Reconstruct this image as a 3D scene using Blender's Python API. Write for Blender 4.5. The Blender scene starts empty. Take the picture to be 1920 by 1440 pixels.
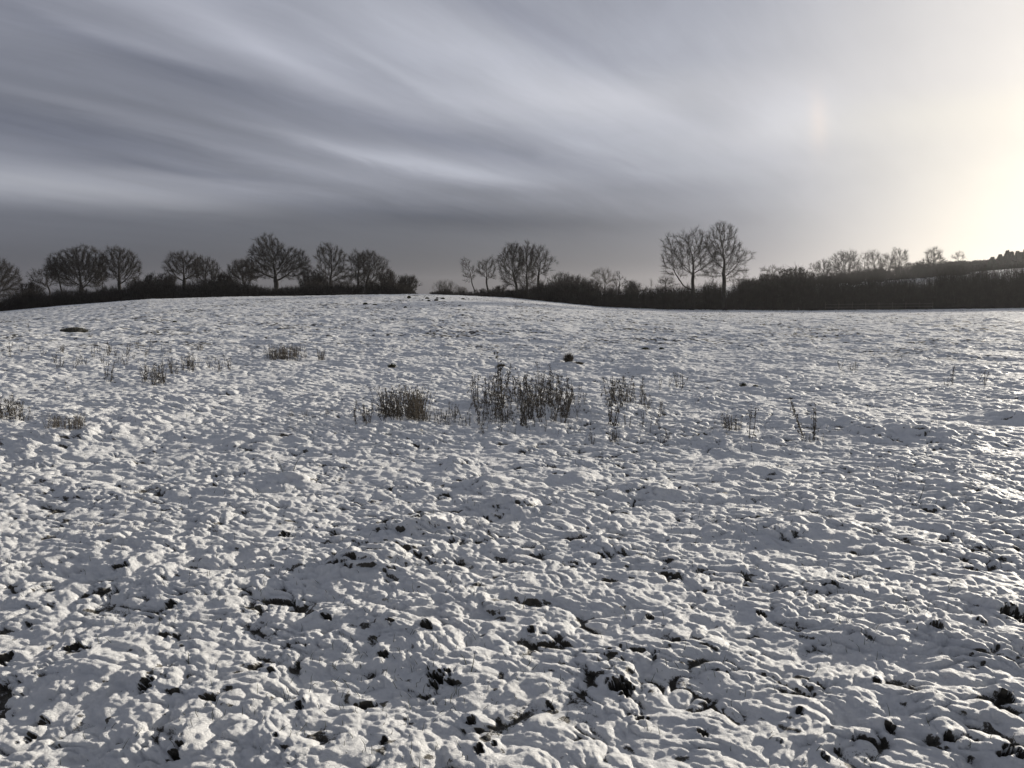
import bpy, math, random
import numpy as np
from mathutils import Vector

R = math.radians
F = 1492.0            # focal length of the photograph in its own pixels (1920 wide)
EYE = 1.65
PITCH = R(6.1)
SUN_AZ, SUN_EL = R(42.5), R(10.0)
scene = bpy.context.scene
COL = scene.collection

# ------------------------------------------------------------------ camera
cam_d = bpy.data.cameras.new('camera')
cam = bpy.data.objects.new('camera', cam_d); COL.objects.link(cam)
cam.location = (0, 0, EYE)
cam.rotation_euler = (R(90) - PITCH, 0, 0)
cam_d.sensor_width = 36; cam_d.lens = 36 * F / 1920
cam_d.clip_start = 0.05; cam_d.clip_end = 9000
scene.camera = cam

# ------------------------------------------------------------------ view
scene.view_settings.view_transform = 'Standard'
scene.view_settings.look = 'None'
scene.view_settings.exposure = 0.28
scene.view_settings.gamma = 1
scene.view_settings.use_curve_mapping = False

# ------------------------------------------------------------------ sun
sd = bpy.data.lights.new('sun', 'SUN'); sd.energy = 5.0; sd.angle = R(0.9); sd.color = (1.0, 0.92, 0.79)
sun = bpy.data.objects.new('sun', sd); COL.objects.link(sun)
sv = Vector((math.sin(SUN_AZ) * math.cos(SUN_EL), math.cos(SUN_AZ) * math.cos(SUN_EL), math.sin(SUN_EL)))
sun.rotation_euler = sv.to_track_quat('Z', 'Y').to_euler()
sun.location = (60, 60, 30)

# ------------------------------------------------------------------ world
def lin(c):
    return tuple(((v / 255) / 12.92 if v / 255 <= 0.04045 else ((v / 255 + 0.055) / 1.055) ** 2.4) for v in c)

def az_el(px, py):
    dx, dy = px - 960, 720 - py
    f = F * math.cos(PITCH) + dy * math.sin(PITCH)
    u = dy * math.cos(PITCH) - F * math.sin(PITCH)
    return math.atan2(dx, f), math.atan2(u, math.hypot(dx, f))

world = bpy.data.worlds.new('World'); scene.world = world; world.use_nodes = True
nt = world.node_tree; nt.nodes.clear(); N = nt.nodes.new; L = nt.links.new

def setin(sock, v):
    if isinstance(v, bpy.types.NodeSocket): L(v, sock)
    else: sock.default_value = v
def M(op, a, b=0.0, c=0.0):
    n = N('ShaderNodeMath'); n.operation = op
    setin(n.inputs[0], a)
    if len(n.inputs) > 1: setin(n.inputs[1], b)
    if len(n.inputs) > 2: setin(n.inputs[2], c)
    return n.outputs[0]
def sstep(v, a, b):
    n = N('ShaderNodeMapRange'); n.interpolation_type = 'SMOOTHSTEP'
    setin(n.inputs[0], v); n.inputs[1].default_value = a; n.inputs[2].default_value = b
    return n.outputs[0]
def mixc(fac, a, b, mode='MIX'):
    n = N('ShaderNodeMix'); n.data_type = 'RGBA'; n.blend_type = mode
    setin(n.inputs[0], fac); setin(n.inputs[6], a); setin(n.inputs[7], b)
    return n.outputs[2]

tc = N('ShaderNodeTexCoord')
sep = N('ShaderNodeSeparateXYZ'); L(tc.outputs['Generated'], sep.inputs[0])
dX, dY, dZ = sep.outputs
AZ = M('ARCTAN2', dX, dY)
EL = M('ARCSINE', dZ)
# cloud bands lie in a high flat layer: project the direction onto it
den = M('ADD', M('MAXIMUM', dZ, 0.0), 0.12)
cx_, cy_ = M('DIVIDE', dX, den), M('DIVIDE', dY, den)
ba = R(36)
along = M('ADD', M('MULTIPLY', cx_, math.sin(ba)), M('MULTIPLY', cy_, math.cos(ba)))
across = M('SUBTRACT', M('MULTIPLY', cx_, math.cos(ba)), M('MULTIPLY', cy_, math.sin(ba)))
def noise(vx, vy, sx, sy, scale, detail=4, rough=0.5, dist=0.0, w=0.0):
    cb = N('ShaderNodeCombineXYZ'); L(M('MULTIPLY', vx, sx), cb.inputs[0]); L(M('MULTIPLY', vy, sy), cb.inputs[1]); cb.inputs[2].default_value = w
    n = N('ShaderNodeTexNoise'); n.inputs['Scale'].default_value = scale; n.inputs['Detail'].default_value = detail
    n.inputs['Roughness'].default_value = rough; n.inputs['Distortion'].default_value = dist
    L(cb.outputs[0], n.inputs['Vector']); return n.outputs[0]
st4 = noise(along, across, 0.9, 5.5, 1.5, 7, 0.68, 0.4, 21.3)
warp = noise(along, across, 0.6, 0.6, 1.0, 2)
across_w = M('ADD', across, M('MULTIPLY', M('SUBTRACT', warp, 0.5), 0.7))
st1 = noise(along, across_w, 0.22, 1.0, 1.3, 5, 0.5, 0.3, 3.1)
st2 = noise(along, across_w, 0.35, 2.4, 1.6, 6, 0.62, 0.2, 7.7)
st3 = noise(along, across_w, 0.5, 1.2, 3.4, 6, 0.6, 0.5, 12.7)

# large tones of the cloud cover by direction: rows of elevation (photo rows), stops along azimuth
XS = [-700, 0, 250, 500, 750, 1000, 1250, 1450, 1650, 1800, 1920]
g = lambda v, t=0: (v - 3 - t * -6, v - 2 - t * -2, v + 8 - t * 12)
rows = [
 (-420, [112, 112, 112, 112, 114, 116, 118, 122, 128, 134, 140]),
 (-150, [140, 142, 146, 146, 148, 148, 152, 164, 182, 194, 206]),
 (0, [150, 152, 164, 160, 160, 160, 165, 184, 213, 227, 235]),
 (100, [142, 142, 146, 164, 170, 170, 172, 190, 216, 230, 238]),
 (185, [130, 130, 130, 142, 165, 183, 188, 196, 219, 232, 242]),
 (260, [126, 128, 130, 138, 148, 154, 176, 197, 225, 239, 249]),
 (320, [138, 138, 138, 138, 154, 160, 162, 182, 217, 235, 246]),
 (370, [152, 152, 146, 140, 132, 130, 142, 168, 213, 239, 250]),
 (425, [112, 108, 103, 98, 98, 104, 124, 158, 213, 241, 252]),
 (505, [90, 87, 84, 82, 84, 92, 112, 150, 213, 241, 248]),
 (575, [78, 76, 74, 73, 75, 84, 108, 150, 213, 241, 244]),
]
A0, A1 = R(-180), R(180)
azn = N('ShaderNodeMapRange'); L(AZ, azn.inputs[0]); azn.inputs[1].default_value = R(-75); azn.inputs[2].default_value = R(110)
# bend the lookup a little so that the tones follow the bands instead of straight rows
ELb = M('ADD', EL, M('MULTIPLY', M('SUBTRACT', warp, 0.5), 0.02))
prev = None
for i, (py, vals) in enumerate(rows):
    r = N('ShaderNodeValToRGB'); r.color_ramp.interpolation = 'B_SPLINE'
    els = r.color_ramp.elements
    stops = []
    for x, v in zip(XS, vals):
        a = math.atan2(x - 960, F); t = max(0.0, min(1.0, (v - 175) / 75))
        t2 = t * (0.8 if py < 250 else 1.0); rgb = (v - 5 + 6 * t, v - 2 - 2.5 * t, v + 10 - 20 * t2 - 5 * t)
        stops.append((a, tuple(min(c, 254) for c in rgb)))
    k = (vals[-1] + 2) / 255
    stops += [(R(42), (248 * k, 246 * k, 240 * k)), (R(52), (235 * k, 228 * k, 210 * k)), (R(66), (150 * k, 149 * k, 147 * k)), (R(90), (112, 115, 123))]
    pts = [((a - R(-75)) / R(185), c) for a, c in stops]
    pts = [p for p in pts if 0 < p[0] < 1]
    els[0].position, els[0].color = 0, (*lin(pts[0][1]), 1)
    els[1].position, els[1].color = 1, (*lin((120, 123, 131)), 1)
    for p, c in pts:
        e = els.new(p); e.color = (*lin(c), 1)
    L(azn.outputs[0], r.inputs[0])
    e_here = az_el(960, py)[1]
    if prev is None: cur = r.outputs[0]
    else: cur = mixc(sstep(ELb, prev, e_here), cur, r.outputs[0])
    prev = e_here
# behind the viewer and overhead: plain even cloud
back = sstep(M('ABSOLUTE', AZ), R(85), R(120))
cur = mixc(back, cur, (*lin((118, 122, 133)), 1))
cur = mixc(sstep(EL, R(36), R(60)), cur, (*lin((124, 128, 138)), 1))
# streaks
def centred(v, k): return M('MULTIPLY', M('SUBTRACT', v, 0.5), k)
amp = sstep(EL, R(1), R(9))
mod = M('ADD', 1.0, M('MULTIPLY', amp, M('ADD', M('ADD', centred(st1, 0.34), centred(st2, 0.30)), M('ADD', centred(st3, 0.24), centred(st4, 0.26)))))
# less contrast on the sunny side
fade = sstep(AZ, R(30), R(2))
mod = M('ADD', 1.0, M('MULTIPLY', M('SUBTRACT', mod, 1.0), M('ADD', 0.2, M('MULTIPLY', fade, 0.8))))
cb = N('ShaderNodeCombineColor'); [L(mod, cb.inputs[k]) for k in range(3)]
cur = mixc(1.0, cur, cb.outputs[0], 'MULTIPLY')

def blob(px, py, ang, sl, sc):
    """soft streak: gaussian in azimuth / elevation, ang down to the right"""
    a0, e0 = az_el(px, py); ca, sa = math.cos(R(ang)), math.sin(R(ang))
    da = M('SUBTRACT', AZ, a0); de = M('SUBTRACT', EL, e0)
    p = M('SUBTRACT', M('MULTIPLY', da, ca), M('MULTIPLY', de, sa))
    q = M('ADD', M('MULTIPLY', da, sa), M('MULTIPLY', de, ca))
    p = M('DIVIDE', p, sl / F); q = M('DIVIDE', M('ADD', q, centred(st3, 0.02)), sc / F)
    s = M('ADD', M('MULTIPLY', p, p), M('MULTIPLY', q, q))
    return M('EXPONENT', M('MULTIPLY', s, -1.0))
def add_streak(cur, b, col):
    cc = mixc(b, (0, 0, 0, 1), (*col, 1))
    return mixc(1.0, cur, cc, 'ADD')
cur = add_streak(cur, blob(790, 308, 10, 220, 18), (0.12, 0.122, 0.135))
cur = add_streak(cur, blob(1000, 150, 22, 430, 58), (0.13, 0.13, 0.135))
cur = add_streak(cur, blob(420, 60, 20, 330, 38), (0.09, 0.09, 0.10))
cur = add_streak(cur, blob(120, 352, 3, 330, 24), (0.10, 0.098, 0.095))
cur = add_streak(cur, blob(480, 292, 10, 260, 12), (0.05, 0.05, 0.055))
for (x, y, an, sl, sc, k) in [(330, 130, 14, 330, 22, .045), (120, 250, 5, 260, 28, .06), (860, 265, 12, 260, 18, .07),
                              (1010, 60, 28, 220, 26, .07), (760, 400, 3, 420, 22, .05), (330, 320, 5, 200, 10, .04)]:
    cur = mixc(1.0, cur, mixc(blob(x, y, an, sl, sc), (0, 0, 0, 1), (k, k, k * 1.0, 1)), 'SUBTRACT')
for (x, y, an, sl, sc, k) in [(250, 78, 12, 150, 9, .05), (560, 122, 22, 190, 11, .05), (770, 150, 25, 170, 11, .05), (1080, 105, 30, 170, 13, .05), (900, 332, 8, 170, 12, .03),
                              (620, 276, 12, 130, 7, .05), (430, 346, 2, 210, 8, .04), (740, 300, 12, 130, 9, .03), (950, 215, 20, 200, 12, .05), (180, 205, 8, 180, 9, .03), (1180, 190, 24, 160, 14, .05)]:
    cur = add_streak(cur, blob(x, y, an, sl, sc), (k, k, k * 1.08))
# parhelion: whitish patch with a faint warm inner edge
cur = add_streak(cur, blob(1480, 222, 0, 85, 55), (0.11, 0.11, 0.12))
cur = add_streak(cur, blob(1533, 226, 86, 44, 15), (0.09, 0.045, 0.01))
# glare of the veiled sun
vm = N('ShaderNodeVectorMath'); vm.operation = 'DOT_PRODUCT'; L(tc.outputs['Generated'], vm.inputs[0]); vm.inputs[1].default_value = sv
ang = M('ARCCOSINE', M('MINIMUM', vm.outputs['Value'], 1.0))
def glare(deg): 
    t = M('DIVIDE', ang, R(deg)); return M('EXPONENT', M('MULTIPLY', M('MULTIPLY', t, t), -1.0))
cur = add_streak(cur, glare(5.0), (2.2, 2.0, 1.6))
cur = add_streak(cur, glare(12), (0.07, 0.065, 0.06))
cur = mixc(1.0, cur, (0, 0, 0, 1), 'LIGHTEN')

sky = N('ShaderNodeTexSky'); sky.sky_type = 'NISHITA'; sky.sun_disc = False
sky.sun_elevation = SUN_EL; sky.sun_rotation = SUN_AZ; sky.air_density = 1.0; sky.dust_density = 1.0
SKY_STRENGTH = 0.1
scaled = mixc(1.0, cur, (0.80 / SKY_STRENGTH,) * 3 + (1,), 'MULTIPLY')
final = mixc(0.96, sky.outputs[0], scaled)
bg = N('ShaderNodeBackground'); L(final, bg.inputs[0]); bg.inputs[1].default_value = SKY_STRENGTH
wo = N('ShaderNodeOutputWorld'); L(bg.outputs[0], wo.inputs[0])
world.cycles.sampling_method = 'MANUAL'; world.cycles.sample_map_resolution = 1024

# ------------------------------------------------------------------ numpy noise
def hsh(ix, iy, seed):
    h = (ix.astype(np.int64) * 374761393 + iy.astype(np.int64) * 668265263 + seed * 1274126177) & 0xFFFFFFFF
    h = ((h ^ (h >> 13)) * 1274126177) & 0xFFFFFFFF
    h = ((h ^ (h >> 15)) * 2246822519) & 0xFFFFFFFF
    return (h ^ (h >> 16)).astype(np.uint32)
def rnd(ix, iy, seed): return hsh(ix, iy, seed).astype(np.float64) * (1 / 4294967296.0)
def perlin(x, y, seed):
    ix, iy = np.floor(x), np.floor(y); fx, fy = x - ix, y - iy
    u = fx * fx * fx * (fx * (fx * 6 - 15) + 10); v = fy * fy * fy * (fy * (fy * 6 - 15) + 10)
    def gr(a, b):
        t = rnd(ix + a, iy + b, seed) * 6.2831853
        return np.cos(t) * (fx - a) + np.sin(t) * (fy - b)
    a = gr(0, 0); a = a + (gr(1, 0) - a) * u
    b = gr(0, 1); b = b + (gr(1, 1) - b) * u
    return (a + (b - a) * v) * 1.5
def worley(x, y, seed, ids=False):
    ix, iy = np.floor(x), np.floor(y)
    d1 = np.full(x.shape, 9.0); d2 = np.full(x.shape, 9.0); cid = np.zeros(x.shape)
    for a in (-1, 0, 1):
        for b in (-1, 0, 1):
            cx, cy = ix + a, iy + b
            h = hsh(cx, cy, seed)
            px = cx + (h & 0xFFFF) / 65536.0; py = cy + (h >> 16) / 65536.0
            d = (x - px) ** 2 + (y - py) ** 2
            nearer = d < d1
            d2 = np.where(nearer, d1, np.minimum(d2, d))
            if ids: cid = np.where(nearer, ((h * np.uint32(2654435761)) >> 8) / 16777216.0, cid)
            d1 = np.where(nearer, d, d1)
    return (np.sqrt(d1), np.sqrt(d2), cid) if ids else (np.sqrt(d1), np.sqrt(d2))
def sm(v, a, b):
    t = np.clip((v - a) / (b - a), 0, 1); return t * t * (3 - 2 * t)

# ------------------------------------------------------------------ terrain
EDGE_X = [-700, 0, 120, 280, 440, 560, 700, 790, 860, 950, 1040, 1130, 1250, 1500, 1700, 1920, 2400]
EDGE_Y = [600, 584, 573, 561, 556.5, 555, 552.5, 551.5, 554, 558, 567, 575.5, 580.5, 582, 580.5, 577, 576]
HORI = 560.5
DE = 112.0
FAR_X = [-700, 700, 1000, 1200, 1350, 1582, 1700, 1920, 2400]
FAR_Y = [566, 562, 556, 546, 538, 529, 520.5, 503, 490]
def base_h(x, y):
    az = np.clip(np.arctan2(x, y), R(-55), R(55)); r = np.hypot(x, y)
    D = r * np.cos(az); px = 960 + np.tan(az) * F
    ye = np.interp(px, EDGE_X, EDGE_Y); he = EYE + DE * (HORI - ye) / F
    yf = np.interp(px, FAR_X, FAR_Y); hf = EYE + 300 * (HORI - yf) / F
    s1 = sm(D, 14, DE + 8) ** 1.15
    h = he * s1 + np.where(D < 60, 0, 0)
    left = sm(px, 1150, 850)
    back = sm(D, DE - 2, 165)
    drop = he - 3.6 * left
    h = h * (1 - back) + drop * back
    far = sm(D, 122, 305)
    h = h * (1 - far) + hf * far
    h = h - sm(D, 305, 700) * (hf * 0.9 + 2)
    h += 0.05 * perlin(x * 0.16 + 3, y * 0.16, 5) * sm(r, 4, 12) * (1 - sm(D, 70, 105))
    h += 0.10 * perlin(x * 0.05, y * 0.05 + 7, 6) * sm(r, 10, 25) * (1 - sm(D, 70, 105))
    return h

def ray(px, py):
    dx, dy = px - 960, 720 - py
    return np.array([dx, F * math.cos(PITCH) + dy * math.sin(PITCH), dy * math.cos(PITCH) - F * math.sin(PITCH)])
def at(px, py, Y):
    """world point on the sight line of a photo pixel at forward distance Y"""
    d = ray(px, py); return np.array([d[0] / d[1] * Y, Y, EYE + d[2] / d[1] * Y])
def on_ground(px, py):
    d = ray(px, py); d = d / d[1]
    Y = np.concatenate([np.arange(1.5, 40, 0.02), np.arange(40, 135, 0.1)])
    z = EYE + d[2] * Y; hh = base_h(d[0] * Y, Y)
    k = np.argmax(z < hh)
    if not (z < hh).any(): k = np.argmin(np.abs(z - hh))
    return d[0] * Y[k], Y[k]

# bare hollows under the snow seen near the camera: photo x, y, width and height in its pixels
PITS = [(1170, 1288, 62, 42), (285, 1290, 40, 40), (578, 1330, 34, 36), (612, 1362, 26, 30), (348, 1415, 40, 44), (722, 1238, 40, 30),
        (745, 1182, 30, 26), (828, 1280, 46, 40), (690, 1328, 40, 22), (1372, 1288, 26, 22), (1660, 1372, 30, 36), (1648, 1350, 22, 18),
        (1875, 1322, 34, 26), (1895, 1162, 50, 34), (1835, 1182, 24, 18), (1900, 1425, 46, 30), (82, 1358, 30, 22), (55, 1390, 32, 34),
        (12, 1240, 36, 30), (245, 1075, 34, 22), (620, 1168, 44, 28), (1030, 1328, 36, 22), (1205, 1352, 40, 16), (1320, 1380, 34, 20),
        (1640, 1290, 26, 18), (1750, 1195, 40, 20), (1500, 1345, 30, 20), (890, 1360, 34, 30), (905, 1412, 30, 34), (1122, 1395, 22, 24),
        (1545, 1425, 22, 26), (1000, 1190, 40, 18), (1215, 1165, 30, 14), (1335, 1190, 20, 14), (805, 1190, 34, 20), (655, 1022, 22, 12),
        (870, 1030, 22, 14), (700, 985, 24, 16), (800, 985, 40, 26), (835, 1008, 18, 16), (540, 1010, 26, 14), (1210, 912, 34, 18),
        (930, 1400, 18, 20), (1020, 1412, 26, 20), (400, 1320, 30, 16), (140, 1220, 50, 14), (1425, 1160, 22, 14), (1290, 1412, 24, 16),
        (1460, 1400, 22, 18), (220, 1360, 24, 16), (520, 1270, 22, 14), (1105, 1325, 24, 14), (540, 1395, 26, 16), (1780, 1400, 40, 20),
        (730, 1400, 24, 22), (985, 1120, 24, 12), (330, 1140, 30, 14), (440, 1090, 26, 12), (1560, 1105, 26, 14), (1820, 1075, 30, 12)]
pit_w = []
for k_, (px, py, w, h) in enumerate(PITS):
    if w < 30 and k_ % 2: continue
    w *= 1.15 if w > 44 else .8; h *= 1.1 if w > 44 else .75
    d = ray(px, py + h * 0.2); t = -(EYE - 0.0) / d[2]; cx, cy = d[0] * t, d[1] * t
    slant = math.sqrt(cx * cx + cy * cy + EYE * EYE)
    pit_w.append((cx, cy, 0.5 * w / F * slant, 0.36 * h / F * slant / (EYE / slant)))

# low mounds and tussocks in the snow: world x, y, radius, height  (from photo pixels)
MOUNDS = []
for (px, py, w, hgt) in [(800, 1000, 150, .07), (290, 1060, 190, .04), (920, 915, 120, .07), (1750, 820, 260, .10), (1080, 900, 120, .06),
                         (1585, 800, 140, .07), (870, 875, 110, .07), (1210, 925, 150, .08), (1065, 690, 90, .13), (940, 698, 60, .08),
                         (500, 830, 240, .07), (280, 800, 200, .07), (1900, 790, 110, .10), (1230, 700, 160, .10), (130, 830, 260, .08),
                         (560, 905, 120, .06), (1140, 780, 200, .08), (1370, 830, 190, .08), (700, 1060, 160, .07), (1500, 1000, 220, .07),
                         (1150, 1250, 200, .02), (1700, 1200, 260, .03), (1740, 1350, 300, .03), (960, 960, 150, .07),
                         (1430, 720, 120, .07), (1330, 760, 90, .06), (230, 1260, 200, .02), (1420, 890, 140, .06), (1800, 930, 200, .07)]:
    x, y = on_ground(px, py)
    MOUNDS.append((x, y, 0.5 * w / F * math.hypot(x, y), hgt))

ANG = R(-38)
def detail_h(x, y, want_soil=True):
    """lumps of the snow cover; returns height and how bare the ground is"""
    r = np.hypot(x, y)
    dr = np.maximum(0.0033 * r, 0.003)
    h = np.zeros(x.shape)
    wx = x + 0.09 * perlin(x * 2.3, y * 2.3, 21) + 0.03 * perlin(x * 7, y * 7, 22)
    wy = y + 0.09 * perlin(x * 2.3 + 9, y * 2.3, 23) + 0.03 * perlin(x * 7 + 5, y * 7, 24)
    ca, sa = math.cos(ANG), math.sin(ANG)
    a = (wx * ca + wy * sa) / 1.3; b = -wx * sa + wy * ca
    rough = 0.75 + 0.55 * perlin(x * 0.45, y * 0.45, 31) + 0.35 * perlin(x * 1.1 + 4, y * 1.1, 33)
    rough = np.clip(rough, 0.4, 1.45)
    crest = 1 - 0.25 * sm(r, 35, 85)
    h += 0.012 * perlin(a * 0.8, b * 0.8, 41) * crest
    h += 0.022 * perlin(a * 2.1 + 3, b * 2.1, 42) * crest
    m1, m1b = worley(a * 3.6, b * 3.6, 51)
    h += 0.020 * rough * (1 - 1.25 * m1 * m1) * crest
    k2 = sm(0.15 / dr, 0.5, 2.0)
    m2, m2b = worley(a * 8.2, b * 8.2, 52)
    mid = (1 - 1.25 * m2 * m2)
    h += (0.029 + 0.006 * sm(r, 3, 7)) * rough * mid * (0.55 + 0.45 * k2) * crest
    # far out the eye catches the coarser humps
    h += 0.050 * sm(r, 5.5, 13) * (1 - .5 * sm(r, 45, 90)) * rough * (1 - 1.25 * worley(a * 2.7 + 7, b * 3.1, 59)[0] ** 2)
    h += 0.070 * sm(r, 14, 34) * (1 - .4 * sm(r, 80, 110)) * rough * (1 - 1.25 * worley(a * 1.5 + 3, b * 1.9, 58)[0] ** 2)
    k3 = sm(0.065 / dr, 0.5, 2.0)
    s = k3 > 0
    m3 = np.zeros(x.shape); e3 = np.zeros(x.shape)
    if s.any():
        f1, f2 = worley(a[s] * 19, b[s] * 19, 53)
        m3[s] = 1 - 1.25 * f1 * f1; e3[s] = sm(f1, .5, .8)
        h[s] += 0.0205 * rough[s] * m3[s] * k3[s]
    k4 = sm(0.028 / dr, 0.5, 2.0); s = k4 > 0
    if s.any():
        f1, f2 = worley(a[s] * 38, b[s] * 38, 54)
        h[s] += 0.0085 * rough[s] * (1 - 1.25 * f1 * f1) * k4[s]
        h[s] += 0.0045 * perlin(x[s] * 30, y[s] * 30, 55) * k4[s]
    h += 0.010 * perlin(x * 9, y * 9, 56) * (0.3 + 0.7 * k2) * crest
    for (cx, cy, rr, hh) in MOUNDS:
        s = (np.abs(x - cx) < 2.2 * rr) & (np.abs(y - cy) < 2.2 * rr)
        if s.any():
            d = np.hypot((x[s] - cx), (y[s] - cy)) / rr
            h[s] += hh * np.exp(-d * d * 1.6) * (1 + 0.5 * perlin(x[s] * 5, y[s] * 5, 57))
    # faint track line over the far slope
    soil = np.zeros(x.shape)
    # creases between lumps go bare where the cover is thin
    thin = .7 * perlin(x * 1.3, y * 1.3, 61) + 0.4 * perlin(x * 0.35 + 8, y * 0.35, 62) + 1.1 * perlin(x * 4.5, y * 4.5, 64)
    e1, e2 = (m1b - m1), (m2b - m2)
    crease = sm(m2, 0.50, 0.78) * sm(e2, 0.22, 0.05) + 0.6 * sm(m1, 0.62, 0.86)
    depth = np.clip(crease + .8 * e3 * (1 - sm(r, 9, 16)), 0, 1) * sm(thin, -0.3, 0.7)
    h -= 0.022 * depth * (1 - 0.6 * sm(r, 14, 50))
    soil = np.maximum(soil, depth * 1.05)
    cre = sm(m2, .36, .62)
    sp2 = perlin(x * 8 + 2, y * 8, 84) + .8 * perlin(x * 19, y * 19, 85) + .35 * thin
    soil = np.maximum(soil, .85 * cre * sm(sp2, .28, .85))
    # scattered bare specks far out, where stubble comes through
    spk = .8 * perlin(x * 2.2, y * 2.2, 65) + 1.1 * perlin(x * 5.5, y * 5.5, 66) + 0.6 * perlin(x * 0.22, y * 0.22, 67) + 0.4 * perlin(x * .7, y * .7, 68)
    soil = np.maximum(soil, 0.95 * sm(spk, 0.08, 0.8) * sm(r, 8, 34))
    near = r < 14
    for (cx, cy, ra, rb) in pit_w:
        s = near & (np.abs(x - cx) < 2.4 * ra) & (np.abs(y - cy) < 2.4 * rb)
        if not s.any(): continue
        xx, yy = x[s], y[s]
        u = (xx - cx) / ra + 0.55 * perlin(xx * 9, yy * 9, 72) + 0.34 * perlin(xx * 27, yy * 27, 76)
        v = (yy - cy) / rb + 0.55 * perlin(xx * 9 + 7, yy * 9, 73) + 0.34 * perlin(xx * 27, yy * 27 + 4, 77)
        d = np.hypot(u, v) + .30 * m3[s] + .25 * mid[s] - .10 + .30 * perlin(xx * 62, yy * 62, 78) + .25 * perlin(xx * 30, yy * 30, 79)
        core = sm(d, 1.04, 0.82) * (1 - .9 * sm(perlin(xx * 36 + 3, yy * 36, 80), .25, .5))
        lip = np.exp(-((np.hypot(u, v - 0.9) / 1.1) ** 2))
        dep = 0.6 * min(ra, rb) + 0.02
        h[s] += 0.5 * dep * lip - dep * core
        soil[s] = np.maximum(soil[s], core * 1.1)
    return h, np.clip(soil, 0, 1)

def ground_z(x, y, detail=True):
    x = np.atleast_1d(np.asarray(x, float)); y = np.atleast_1d(np.asarray(y, float))
    z = base_h(x, y)
    if detail: z = z + detail_h(x, y)[0]
    return z

# ------------------------------------------------------------------ mesh helpers
def link(o, parent=None):
    COL.objects.link(o)
    if parent is not None: o.parent = parent
    return o
def make_mesh(name, V, faces_by_n, mat, smooth=True):
    me = bpy.data.meshes.new(name)
    V = np.asarray(V, np.float32)
    me.vertices.add(len(V)); me.vertices.foreach_set('co', V.ravel())
    faces_by_n = [np.asarray(f, np.int32) for f in faces_by_n if len(f)]
    nl = sum(f.size for f in faces_by_n); nf = sum(len(f) for f in faces_by_n)
    me.loops.add(nl); me.loops.foreach_set('vertex_index', np.concatenate([f.ravel() for f in faces_by_n]))
    sizes = np.concatenate([np.full(len(f), f.shape[1], np.int32) for f in faces_by_n])
    st = np.zeros(nf, np.int32); st[1:] = np.cumsum(sizes)[:-1]
    me.polygons.add(nf); me.polygons.foreach_set('loop_start', st)
    if smooth: me.polygons.foreach_set('use_smooth', np.ones(nf, bool))
    me.materials.append(mat); me.update(calc_edges=True)
    return me
def obj(name, me, parent=None, loc=None):
    o = bpy.data.objects.new(name, me); link(o, parent)
    if loc is not None: o.location = loc
    return o
def tag(o, label=None, cat=None, group=None, kind=None):
    if label: o['label'] = label
    if cat: o['category'] = cat
    if group: o['group'] = group
    if kind: o['kind'] = kind
    return o
def empty(name, loc, label, cat, group=None):
    o = bpy.data.objects.new(name, None); COL.objects.link(o); o.location = loc; o.empty_display_size = 0.3
    return tag(o, label, cat, group)

def frames(D):
    D = D / np.maximum(np.linalg.norm(D, axis=1, keepdims=True), 1e-9)
    up = np.where(np.abs(D[:, 2:3]) > 0.9, np.array([[1.0, 0, 0]]), np.array([[0, 0, 1.0]]))
    A = np.cross(D, up); A /= np.maximum(np.linalg.norm(A, axis=1, keepdims=True), 1e-9)
    return A, np.cross(D, A)
class MB:
    def __init__(s): s.V = []; s.Q = []; s.T = []; s.n = 0
    def frusta(s, P0, P1, R0, R1, n=3):
        P0 = np.asarray(P0, float); P1 = np.asarray(P1, float); m = len(P0)
        if m == 0: return
        R0 = np.broadcast_to(np.asarray(R0, float), (m,)); R1 = np.broadcast_to(np.asarray(R1, float), (m,))
        A, B = frames(P1 - P0)
        t = np.arange(n) * 2 * math.pi / n; c, sn = np.cos(t), np.sin(t)
        ring = A[:, None, :] * c[None, :, None] + B[:, None, :] * sn[None, :, None]
        V = np.concatenate([P0[:, None, :] + ring * R0[:, None, None], P1[:, None, :] + ring * R1[:, None, None]], 1)
        k = np.arange(n); k2 = (k + 1) % n
        q = np.stack([k, k2, k2 + n, k + n], 1)[None] + (np.arange(m) * 2 * n)[:, None, None] + s.n
        s.V.append(V.reshape(-1, 3)); s.Q.append(q.reshape(-1, 4)); s.n += m * 2 * n
    def leaves(s, P, D, W, Ln, rng):
        """small pointed quads at P along D, width W, length Ln"""
        m = len(P); A, B = frames(D); th = rng.uniform(0, 6.28, m)
        S_ = A * np.cos(th)[:, None] + B * np.sin(th)[:, None]; Dn = D / np.linalg.norm(D, axis=1, keepdims=True)
        W = np.broadcast_to(W, (m,)); Ln = np.broadcast_to(Ln, (m,))
        V = np.stack([P, P + Dn * (Ln * .5)[:, None] + S_ * (W * .5)[:, None], P + Dn * Ln[:, None], P + Dn * (Ln * .5)[:, None] - S_ * (W * .5)[:, None]], 1)
        q = np.arange(4)[None] + (np.arange(m) * 4)[:, None] + s.n
        s.V.append(V.reshape(-1, 3)); s.Q.append(q); s.n += 4 * m
    def mesh(s, name, mat, smooth=True): return make_mesh(name, np.concatenate(s.V), [np.concatenate(s.Q)] if s.Q else [], mat, smooth)
    def build(s, name, mat, parent=None, loc=None, smooth=True): return obj(name, s.mesh(name, mat, smooth), parent, loc)

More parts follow.
